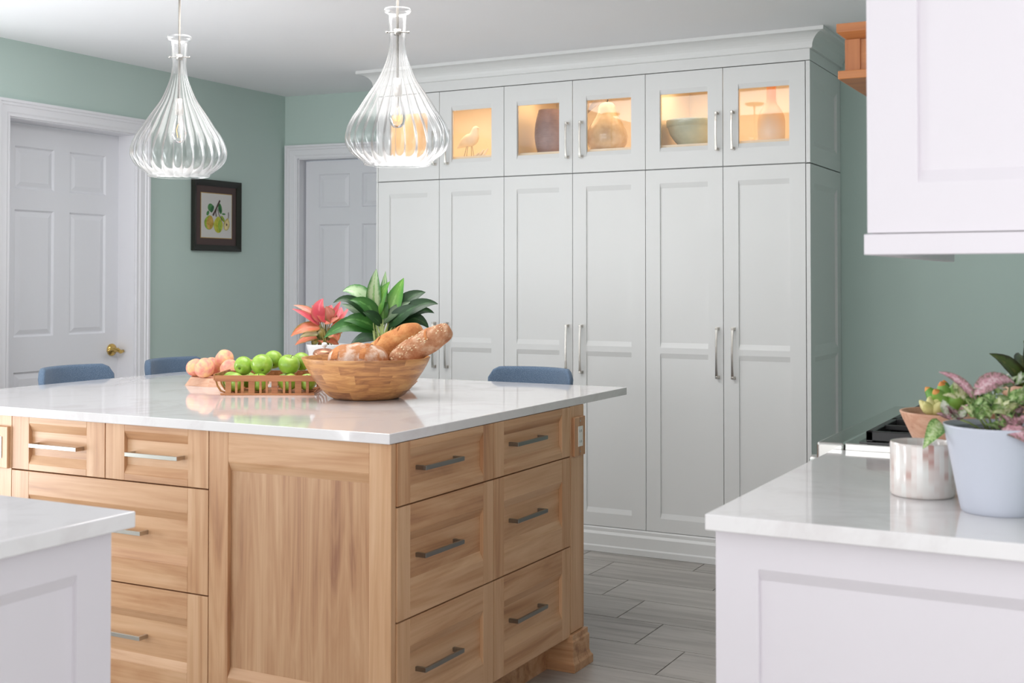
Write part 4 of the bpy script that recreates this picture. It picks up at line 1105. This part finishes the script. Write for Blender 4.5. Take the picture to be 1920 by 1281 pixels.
# peaches on an octagonal tray
def tray(name, label, loc, r0, r1, h, hollow=True, rz=0.25):
    mb = MB(); n = 8
    pr = [(r0, 0.0), (r1, h)]
    if hollow: pr += [(r1-0.014 if r1 < r0 else r1-0.010, h), (r1-0.020 if r1 < r0 else r0-0.01, h-0.010 if r1 < r0 else 0.012), (0.0, h-0.011 if r1 < r0 else 0.012)]
    mb.lathe(pr, n, 'tray_wood', cap0=True, cap1=not hollow, smooth=False)
    mb.s = [random.random() for _ in mb.s]
    return tag(mb.build(name, None, loc, rz, 0.0012, 2), label, 'tray')
tray('wooden_tray', 'octagonal pale wooden tray with sloping sides under the peaches', (-1.779, -1.792, ZT), 0.172, 0.150, 0.030, False)
def peach_mesh():
    n, m_ = 32, 20; vs = []; fs = []
    for j in range(m_+1):
        t = PI*j/m_
        for i in range(n):
            a = 2*PI*i/n; r_ = math.sin(t); z = math.cos(t)*0.95
            z -= math.exp(-(t/0.28)**2)*0.22
            crease = math.exp(-((a if a < PI else 2*PI-a)/0.22)**2)*0.14*abs(math.sin(t))**0.5*(1 if t < 2.6 else 0.4)
            r_ *= (1-crease); tip = math.exp(-((PI-t)/0.2)**2)*0.08
            vs.append((r_*math.cos(a), r_*math.sin(a), z-tip))
    for j in range(m_):
        for i in range(n):
            i2 = (i+1) % n; fs.append((j*n+i, (j+1)*n+i, (j+1)*n+i2, j*n+i2))
    mb = MB(); mb.add(vs, fs, 'peach_skin', 0, True); return mb.mesh('peach')
PM = peach_mesh()
for loc, r_, rot, lab in [
 ((-1.783, -1.925, 0.9835), 0.0385, (0.9, 0.2, F-1.4), 'big peach in front on the tray with a deep crease'),
 ((-1.862, -1.888, 0.9800), 0.0355, (0.5, 0, F-1.9), 'peach at the left edge of the tray'),
 ((-1.845, -1.812, 0.9810), 0.0365, (0.3, 0.3, 1.0), 'pink peach behind the two front ones'),
 ((-1.765, -1.835, 1.0125), 0.0370, (0.9, -0.5, F-1.2), 'topmost peach, orange with a crease, above the others'),
 ((-1.705, -1.775, 0.9810), 0.036, (0.3, 0.3, 2.0), 'peach at the back right, mostly hidden by apples'),
 ((-1.700, -1.880, 0.9810), 0.036, (0.8, 0.3, F-2), 'peach on the right of the tray behind the basket')]:
    o = bpy.data.objects.new('peach', PM); COL.objects.link(o); o.location = loc; o.scale = (r_, r_, r_); o.rotation_euler = rot
    tag(o, lab, 'peach', 'peaches on the wooden tray')
# flared tray under the green plant
tray('wooden_tray', 'pale flared wooden tray under the green plant, behind the bread bowl', (-1.134+0.016, -1.708-0.01, ZT), 0.106, 0.140, 0.032)
# lidded jar
jr = empty('lidded_jar', (-1.374, -1.723, ZT), 0, 'small glass jar with copper lid and white knob, before the pink plant', 'jar')
mb = MB(); mb.lathe([(0.0, 0), (0.038, 0), (0.041, 0.004), (0.041, 0.112), (0.037, 0.118), (0.034, 0.118), (0.034, 0.11), (0.037, 0.008), (0, 0.008)], 32, 'white_ceramic', cap0=False, cap1=False); mb.build('body', jr)
mb = MB(); mb.lathe([(0.0, 0.1185), (0.0425, 0.1185), (0.0435, 0.122), (0.0425, 0.128), (0.036, 0.136), (0.022, 0.141), (0.006, 0.143), (0.0, 0.143)], 32, 'copper', cap0=False, cap1=False); ld = mb.build('lid', jr)
mb = MB(); mb.lathe([(0.004, 0.142), (0.004, 0.146), (0.009, 0.150), (0.011, 0.157), (0.008, 0.164), (0.0, 0.166)], 20, 'white_ceramic', cap0=False, cap1=False); mb.build('knob', ld)

# ------------------------------------------------------------------ plants
def leaf(parent, B, K, T, wid, mat, fold=0.18, n=9, up=None, wave=0.0, name='leaf', tipsharp=1.0):
    B, K, T = Vector(B), Vector(K), Vector(T); ref = Vector(up) if up else Vector((0.45, -0.75, 0.5)); vs = []; fs = []; side = []
    for i in range(n+1):
        t = i/n
        p_ = B*(1-t)**2+K*2*t*(1-t)+T*t*t; d = ((K-B)*(1-t)+(T-K)*t).normalized()
        s_ = d.cross(ref)
        if s_.length < 0.15: s_ = d.cross(Vector((0.88, 0.47, 0)))
        s_.normalize(); nn = s_.cross(d).normalized()
        w = wid/2*(abs(math.sin(PI*min(1, t**0.80)))**0.85)*(1-0.25*t)*1.12+0.0008
        wv = wave*math.sin(t*11)*w
        for q in (-1, -0.5, 0, 0.5, 1):
            vs.append(p_+s_*(w*q)+nn*(abs(q)*w*fold+(wv*q if abs(q) == 1 else 0))); side.append(q)
    for i in range(n):
        for k in range(4): fs.append((5*i+k, 5*i+k+1, 5*i+6+k, 5*i+5+k))
    mb = MB(); mb.add(vs, fs, mat, random.random(), True); mb.side = side
    return mb.build(name, parent)
def pot_lathe(parent, prof, mat, name='pot', soil_r=None, soil_z=None):
    mb = MB(); mb.lathe(prof, 48, mat, cap0=True, cap1=False); o = mb.build(name, parent)
    if soil_r: q = MB(); q.lathe([(0.0, soil_z), (soil_r*0.6, soil_z+0.004), (soil_r, soil_z)], 24, 'soil', cap0=False, cap1=False); q.build('soil', parent)
    return o
GREEN = [
('pale',(-1.153,-1.714,1.168),(-1.136,-1.753,1.276),(-1.121,-1.748,1.356),0.043),
('pale',(-1.136,-1.705,1.172),(-1.112,-1.719,1.247),(-1.113,-1.701,1.347),0.030),
('bright',(-1.151,-1.713,1.172),(-1.130,-1.741,1.247),(-1.087,-1.711,1.310),0.041),
('bright',(-1.108,-1.690,1.168),(-1.080,-1.698,1.247),(-1.058,-1.663,1.323),0.049),
('pale',(-1.157,-1.716,1.168),(-1.180,-1.751,1.306),(-1.259,-1.767,1.274),0.053),
('dark',(-1.162,-1.718,1.164),(-1.195,-1.797,1.280),(-1.249,-1.837,1.232),0.031),
('mid',(-1.136,-1.704,1.156),(-1.142,-1.771,1.247),(-1.192,-1.814,1.242),0.043),
('grey',(-1.148,-1.711,1.156),(-1.197,-1.744,1.207),(-1.278,-1.748,1.226),0.033),
('mid',(-1.143,-1.708,1.132),(-1.185,-1.776,1.189),(-1.231,-1.799,1.165),0.043),
('mid',(-1.148,-1.710,1.125),(-1.210,-1.791,1.189),(-1.293,-1.835,1.103),0.051),
('dark',(-1.140,-1.705,1.099),(-1.194,-1.730,1.118),(-1.263,-1.714,1.071),0.035),
('grey',(-1.134,-1.703,1.148),(-1.063,-1.697,1.218),(-1.029,-1.664,1.235),0.031),
('dark',(-1.105,-1.688,1.168),(-1.040,-1.661,1.266),(-1.002,-1.601,1.270),0.047),
('dark',(-1.087,-1.679,1.164),(-0.994,-1.661,1.247),(-0.939,-1.615,1.227),0.041),
('dark',(-1.079,-1.674,1.156),(-1.000,-1.652,1.227),(-0.962,-1.605,1.193),0.031),
('dark',(-1.113,-1.692,1.144),(-1.036,-1.704,1.199),(-0.981,-1.682,1.224),0.047),
('dark',(-1.101,-1.686,1.144),(-1.008,-1.656,1.208),(-0.980,-1.613,1.136),0.043),
('dark',(-1.119,-1.695,1.156),(-1.085,-1.682,1.217),(-1.098,-1.648,1.270),0.047),
('mid',(-1.125,-1.699,1.160),(-1.115,-1.721,1.218),(-1.110,-1.701,1.262),0.031),
('dark',(-1.105,-1.687,1.119),(-1.029,-1.660,1.168),(-1.003,-1.610,1.092),0.039),
('dark',(-1.122,-1.696,1.119),(-1.062,-1.681,1.153),(-1.042,-1.641,1.089),0.035),
('dark',(-1.129,-1.701,1.148),(-1.127,-1.758,1.189),(-1.155,-1.786,1.199),0.035),
]
PINK = [
('rose',(-1.545,-1.526,1.135),(-1.556,-1.579,1.179),(-1.615,-1.612,1.202),0.023),
('salmon',(-1.541,-1.524,1.144),(-1.558,-1.560,1.204),(-1.633,-1.580,1.216),0.025),
('rose',(-1.533,-1.520,1.148),(-1.543,-1.563,1.200),(-1.517,-1.542,1.242),0.051),
('rose',(-1.522,-1.514,1.144),(-1.523,-1.537,1.189),(-1.575,-1.541,1.214),0.034),
('rose',(-1.516,-1.511,1.144),(-1.511,-1.528,1.178),(-1.506,-1.501,1.216),0.055),
('salmon',(-1.507,-1.506,1.148),(-1.472,-1.546,1.179),(-1.487,-1.567,1.213),0.042),
('rose',(-1.507,-1.506,1.148),(-1.455,-1.541,1.200),(-1.430,-1.544,1.232),0.021),
('rose',(-1.500,-1.502,1.140),(-1.474,-1.494,1.157),(-1.487,-1.462,1.207),0.042),
('salmon',(-1.530,-1.518,1.144),(-1.479,-1.536,1.154),(-1.454,-1.522,1.168),0.023),
('coral',(-1.541,-1.523,1.123),(-1.575,-1.588,1.145),(-1.621,-1.613,1.093),0.040),
('coral',(-1.545,-1.525,1.089),(-1.595,-1.546,1.097),(-1.664,-1.532,1.054),0.034),
('cream',(-1.541,-1.523,1.103),(-1.566,-1.567,1.111),(-1.607,-1.574,1.089),0.025),
('olive',(-1.534,-1.518,1.072),(-1.549,-1.533,1.114),(-1.563,-1.501,1.143),0.030),
('coral',(-1.522,-1.513,1.106),(-1.469,-1.515,1.119),(-1.476,-1.502,1.072),0.047),
('coral',(-1.530,-1.517,1.080),(-1.488,-1.513,1.081),(-1.482,-1.483,1.050),0.025),
('coral',(-1.507,-1.505,1.131),(-1.442,-1.523,1.162),(-1.416,-1.516,1.158),0.017),
('olive',(-1.526,-1.514,1.072),(-1.523,-1.533,1.115),(-1.567,-1.530,1.131),0.030),
('rose',(-1.488,-1.496,1.144),(-1.458,-1.484,1.174),(-1.461,-1.444,1.209),0.013),
('coral',(-1.511,-1.507,1.103),(-1.463,-1.509,1.132),(-1.464,-1.490,1.104),0.030),
('olive',(-1.545,-1.524,1.072),(-1.561,-1.545,1.083),(-1.583,-1.523,1.049),0.030),
('coral',(-1.545,-1.525,1.080),(-1.529,-1.532,1.072),(-1.559,-1.519,1.046),0.025),
]
g0 = Vector((-1.134+0.016, -1.718, ZT+0.0125))
gp = empty('potted_green_plant', g0, 0, 'leafy green plant with pale variegated leaves, behind the bread bowl', 'plant')
pot_lathe(gp, [(0.050, 0), (0.054, 0.003), (0.070, 0.118), (0.072, 0.120), (0.072, 0.128), (0.066, 0.128), (0.064, 0.110)], 'white_ceramic', soil_r=0.0645, soil_z=0.112)
for k_, B, K, T, w in GREEN:
    leaf(gp, Vector(B)-g0, Vector(K)-g0, Vector(T)-g0, w*1.28, 'leaf_'+k_, 0.22, n=11)
    mb = MB(); b_ = Vector(B)-g0; c_ = Vector((random.uniform(-0.02, 0.02), random.uniform(-0.02, 0.02), 0.112)); 
    mb.tube([c_, (c_*0.45+b_*0.55)+Vector((0, 0, 0.008)), b_+(Vector(K)-Vector(B)).normalized()*0.01], [0.004, 0.0035, 0.002], 'stem_green', 6); mb.build('stem', gp)
p0 = Vector((-1.518, -1.516, ZT))
pk = empty('potted_pink_plant', p0, 0, 'pink and coral leaved plant in a white pot behind the apples', 'plant')
pot_lathe(pk, [(0.052, 0), (0.056, 0.003), (0.074, 0.118), (0.0765, 0.122), (0.0815, 0.143), (0.0815, 0.146), (0.0775, 0.146), (0.073, 0.124)], 'white_ceramic', soil_r=0.0725, soil_z=0.128)
for k_, B, K, T, w in PINK:
    leaf(pk, Vector(B)-p0, Vector(K)-p0, Vector(T)-p0, w*1.2, 'leaf_'+k_, 0.2, wave=0.1)
    mb = MB(); b_ = Vector(B)-p0; c_ = Vector((random.uniform(-0.02, 0.02), random.uniform(-0.02, 0.02), 0.126))
    mb.tube([c_, (c_+b_)/2+Vector((0, 0, 0.006)), b_+(Vector(K)-Vector(B)).normalized()*0.006], [0.003, 0.0025, 0.0015], 'leaf_olive', 6); mb.side = [0.5]*len(mb.v); mb.build('stem', pk)

# ------------------------------------------------------------------ things on the right worktop
mb = MB(); mb.lathe([(0.0, 0.0), (0.054, 0.0), (0.0575, 0.003), (0.058, 0.008), (0.058, 0.094), (0.0570, 0.0985), (0.0545, 0.0985), (0.0535, 0.094), (0.0535, 0.008), (0, 0.006)], 64, 'shell_inlay', cap0=False, cap1=False)
tag(mb.build('shell_cup', None, (1.022, -3.081, ZT)), 'short round cup inlaid with white and pink shell strips', 'cup')
w0 = Vector((1.165, -3.190, ZT))
wp = empty('potted_pink_green_plant', w0, 0, 'pale blue-grey tapered pot of small pink and green speckled leaves', 'plant')
pot_lathe(wp, [(0.0575, 0), (0.0605, 0.003), (0.0625, 0.012), (0.088, 0.146), (0.089, 0.1495), (0.0865, 0.1495), (0.083, 0.140)], 'blue_grey_ceramic', soil_r=0.083, soil_z=0.134)
rnd = random.Random(11)
CR = Vector((0.882, 0.472, 0)); CF = Vector((-0.472, 0.882, 0))     # headings used to arrange the foliage
def tuft(mats, c, n, L, spread, parent, lo=0.1):
    for i in range(n):
        a = rnd.uniform(0, 2*PI); el = rnd.uniform(lo, 1.3)
        d = Vector((math.cos(a)*math.cos(el), math.sin(a)*math.cos(el), math.sin(el))); l_ = L*rnd.uniform(0.7, 1.15)
        B = c+Vector((rnd.uniform(-1, 1), rnd.uniform(-1, 1), rnd.uniform(-0.3, 0.3)))*spread
        T = B+d*l_; K = B+d*l_*0.5+Vector((0, 0, l_*0.22))
        leaf(parent, B, K, T, l_*rnd.uniform(0.5, 0.65), mats[rnd.randrange(len(mats))], 0.12, n=5, up=(0.2, -0.4, 0.9))
cs = [(-0.062, 0.02, 0.158, ('hypo_pink', 'hypo_white')), (-0.035, -0.02, 0.165, ('hypo_green', 'hypo_cream')), (-0.045, 0.02, 0.19, ('hypo_cream', 'hypo_cream', 'hypo_green')),
      (-0.005, -0.03, 0.172, ('hypo_green', 'hypo_cream')), (0.0, 0.01, 0.205, ('hypo_green', 'hypo_white')), (0.03, -0.02, 0.19, ('hypo_green', 'hypo_green', 'hypo_pink')),
      (0.035, 0.03, 0.215, ('hypo_green', 'hypo_white')), (0.06, 0.0, 0.18, ('hypo_pink', 'hypo_green')), (0.0, -0.055, 0.150, ('hypo_pink', 'hypo_pink', 'hypo_green')), (0.05, -0.045, 0.155, ('hypo_pink', 'hypo_white')), (-0.02, 0.0, 0.18, ('hypo_green',)), (0.02, 0.0, 0.165, ('hypo_green', 'hypo_pink'))]
for a_, b_, z_, ms_ in cs:
    c = CR*a_+CF*b_+Vector((0, 0, z_))
    mb = MB(); mb.tube([Vector((a_*0.3, b_*0.3, 0.134)), Vector((c.x*0.7, c.y*0.7, (0.134+z_)/2+0.005)), c], 0.0018, 'stem_green', 6); mb.build('stem', wp)
    tuft(ms_, c, 17, 0.027, 0.016, wp)
for (B, K, T, w, m_) in [((-0.035, 0, 0.19), (-0.06, 0, 0.232), (-0.100, 0, 0.240), 0.018, 'hypo_pink'), ((-0.04, 0, 0.20), (-0.01, -0.01, 0.242), (0.030, 0, 0.222), 0.030, 'hypo_pink'), ((-0.085, 0.03, 0.148), (-0.095, 0.02, 0.150), (-0.128, 0.0, 0.108), 0.030, 'hypo_green'), ((-0.02, -0.07, 0.150), (0.0, -0.095, 0.155), (0.022, -0.10, 0.122), 0.026, 'hypo_pink'), ((0.01, -0.07, 0.150), (0.03, -0.095, 0.155), (0.042, -0.10, 0.128), 0.024, 'hypo_pink')]:
    f3 = lambda q: CR*q[0]+CF*q[1]+Vector((0, 0, q[2]))
    leaf(wp, f3(B), f3(K), f3(T), w, m_, 0.12, n=7)
# wooden bowl with a fat succulent, behind the cup
b0 = Vector((1.020, -2.767, ZT))
sb = empty('succulent_bowl', b0, 0, 'conical wooden bowl of fat green and cream succulents behind the shell cup', 'plant')
mb = MB(); mb.lathe([(0.035, 0), (0.040, 0.002), (0.090, 0.108), (0.096, 0.122), (0.096, 0.125), (0.090, 0.125), (0.083, 0.108), (0.0, 0.106)], 40, 'tray_wood', cap0=True, cap1=False); mb.build('bowl', sb)
def rosette(c, r_, mats, tipm, n=2):
    for ring in range(n):
        k = 3+ring*2; rr_ = r_*(0.25+0.38*ring)
        for i in range(k):
            a = 2*PI*i/k+ring*0.5; tilt = 0.35+0.42*ring
            T = Matrix.Translation(c) @ Matrix.Rotation(a, 4, 'Z') @ Matrix.Translation((rr_*0.55, 0, r_*0.35-ring*r_*0.12)) @ Matrix.Rotation(tilt, 4, 'Y')
            mb = MB(); L = r_*0.80
            mb.lathe([(0, -L*0.8), (L*0.34, -L*0.5), (L*0.48, 0.0), (L*0.40, L*0.45), (L*0.20, L*0.85)], 12, mats[i % len(mats)], T=T, cap0=False, cap1=False)
            mb.lathe([(L*0.20, L*0.85), (L*0.10, L*0.98), (0.0, L*1.05)], 12, tipm, T=T, cap0=False, cap1=False)
            mb.v = [v_ for v_ in mb.v]; mb.build('succulent_leaf', sb)
rosette(CR*0.000+Vector((0, 0, 0.132)), 0.050, ['succulent_green'], 'succulent_tip', 2)
rosette(CR*-0.038+CF*-0.02+Vector((0, 0, 0.124)), 0.030, ['succulent_cream'], 'succulent_cream', 2)
rosette(CR*0.050+CF*0.01+Vector((0, 0, 0.128)), 0.036, ['succulent_cream', 'succulent_green'], 'succulent_tip', 2)
# dark leaved plant at the right edge
t0 = Vector((1.184, -2.745, ZT))
tp = empty('potted_dark_leaf_plant', t0, 0, 'plant with long mottled dark leaves in a terracotta pot at the right edge', 'plant')
mb = MB(); mb.lathe([(0.042, 0), (0.045, 0.002), (0.058, 0.165), (0.0625, 0.167), (0.0625, 0.185), (0.057, 0.185), (0.054, 0.167)], 36, 'tray_wood', cap0=True, cap1=False); mb.build('pot', tp)
q = MB(); q.lathe([(0.0, 0.172), (0.0545, 0.170)], 24, 'soil', cap0=False, cap1=False); q.build('soil', tp)
for (B, K, T, w) in [((-0.02, 0, 0.175), (-0.035, 0, 0.225), (-0.098, -0.02, 0.250), 0.040), ((0.0, 0, 0.18), (0.0, 0, 0.25), (-0.02, 0, 0.275), 0.045), ((0.02, 0, 0.18), (0.04, 0, 0.24), (0.09, 0, 0.26), 0.045), ((0.0, 0.02, 0.18), (0.0, 0.06, 0.24), (0.02, 0.11, 0.24), 0.045), ((0, -0.01, 0.18), (-0.02, -0.05, 0.215), (-0.01, -0.085, 0.195), 0.045), ((0.01, 0, 0.18), (0.05, -0.03, 0.215), (0.07, -0.06, 0.20), 0.045)]:
    leaf(tp, f3(B), f3(K), f3(T), w, 'mottled_dark_leaf', 0.3, n=9, wave=0.12)

# ------------------------------------------------------------------ things in the display cabinets
DZ = Z1+0.1192
def sit(name, label, cat, x, mb, y=0.2, bevel=0):
    return tag(mb.build(name, None, (x, y, DZ), bevel=bevel), label, cat)
# bird on wire legs
bd = empty('bird_figure', (-1.862, 0.2, DZ), 0, 'small white bird figure on thin wire legs in the lit cabinet', 'ornament')
vs = []; fs = []; sect = [(-0.078, 0.066, 0.004, 0.003), (-0.066, 0.074, 0.009, 0.007), (-0.050, 0.088, 0.018, 0.018), (-0.028, 0.104, 0.027, 0.031), (-0.004, 0.112, 0.033, 0.040), (0.018, 0.112, 0.034, 0.043), (0.034, 0.120, 0.030, 0.038), (0.036, 0.148, 0.020, 0.024)]
n = 18
path = [(-0.080, 0.064, 0.003), (-0.064, 0.072, 0.010), (-0.046, 0.086, 0.021), (-0.022, 0.098, 0.032), (0.002, 0.104, 0.038), (0.020, 0.112, 0.036), (0.029, 0.128, 0.028), (0.032, 0.146, 0.0205), (0.036, 0.160, 0.0205), (0.044, 0.168, 0.015), (0.052, 0.168, 0.006)]
mb = MB(); mb.tube([(x, 0, z) for x, z, r_ in path], [r_ for _, _, r_ in path], 'statue_white', 18); mb.build('body', bd, subsurf=1)
mb = MB(); mb.tube([(0.048, 0, 0.168), (0.062, -0.004, 0.164)], [0.004, 0.001], 'statue_white', 8); mb.build('beak', bd)
for a_, b_ in ((-0.018, -0.03), (0.014, 0.022), (-0.010, -0.012), (0.008, 0.005)):
    mb = MB(); mb.tube([(a_*0.8, 0.006 if a_ > 0 else -0.006, 0.075), (b_, 0.012 if a_ > 0 else -0.014, 0.0005)], 0.0011, 'slot_dark', 6); mb.build('leg', bd)
mb = MB()
for x_, a_, l_ in ((0.03, 0.5, 0.045), (0.055, 0.7, 0.05), (0.0, 0.2, 0.03)):
    mb.tube([(x_-0.02, 0, 0.006), (x_, 0, 0.012+l_*0.4), (x_+0.022, 0.0, 0.010+l_)], [0.009, 0.008, 0.005], 'statue_white', 10)
mb.box(-0.03, 0.06, -0.012, 0.012, 0, 0.006, 'statue_white', 0)
tag(mb.build('coral_branch', None, (-1.858, 0.255, DZ), bevel=0.001), 'small white branching coral behind the bird figure', 'ornament')
# ribbed vase
prof = []
for i in range(95):
    z = 0.232*i/94; r_ = 0.060+0.024*math.sin(PI*min(1, (z+0.02)/0.262))**1.0; prof.append((r_+(0.0016 if i % 3 == 1 else (-0.0012 if i % 3 == 0 else 0)), z))
mb = MB(); mb.lathe([(0.0, 0)]+prof+[(prof[-1][0]-0.006, 0.232), (prof[-1][0]-0.008, 0.06), (0, 0.05)], 48, 'ribbed_brown', cap0=False, cap1=False)
sit('ribbed_vase', 'brown ribbed barrel vase in the lit cabinet', 'vase', -1.376, mb)
# ceramic pear
pe = empty('ceramic_pear', (-1.060, 0.2, DZ), 0, 'large glazed tan ceramic pear with a metal leaf in the lit cabinet', 'ornament')
mb = MB(); mb.lathe([(0.0, 0.004), (0.060, 0.0), (0.085, 0.014), (0.101, 0.045), (0.1045, 0.078), (0.098, 0.110), (0.082, 0.142), (0.063, 0.172), (0.050, 0.198), (0.047, 0.215), (0.043, 0.232), (0.032, 0.247), (0.014, 0.252), (0.0, 0.247)], 48, 'pear_ceramic', cap0=False, cap1=False); mb.build('body', pe)
mb = MB(); mb.tube([(0, 0, 0.247), (0.002, 0, 0.258), (0.006, 0, 0.266)], [0.004, 0.003, 0.004], 'slot_dark', 8); mb.build('stem', pe)
l_ = leaf(pe, (0.0, -0.005, 0.258), (-0.045, -0.035, 0.272), (-0.088, -0.055, 0.188), 0.034, 'grey_leaf_metal', 0.2, name='metal_leaf')
# bowl
mb = MB(); mb.lathe([(0.0, 0.0), (0.060, 0.0), (0.063, 0.004), (0.086, 0.030), (0.108, 0.062), (0.119, 0.094), (0.120, 0.098), (0.1255, 0.100), (0.127, 0.128), (0.126, 0.131), (0.122, 0.131), (0.121, 0.122), (0.108, 0.066), (0.06, 0.012), (0, 0.01)], 56, 'celadon', cap0=False, cap1=False)
sit('celadon_bowl', 'pale green glazed bowl with a wide rim band in the lit cabinet', 'bowl', -0.607, mb)
# bottle vase
mb = MB(); mb.lathe([(0.0, 0.0), (0.058, 0.0), (0.063, 0.006), (0.064, 0.06), (0.064, 0.105), (0.060, 0.130), (0.048, 0.156), (0.034, 0.176), (0.025, 0.192), (0.0225, 0.210), (0.022, 0.265), (0.026, 0.275), (0.022, 0.276), (0.018, 0.268), (0.017, 0.2), (0, 0.19)], 48, 'bottle_glaze', cap0=False, cap1=False)
sit('bottle_vase', 'tall tan bottle vase with a narrow neck in the lit cabinet', 'vase', -0.214, mb)
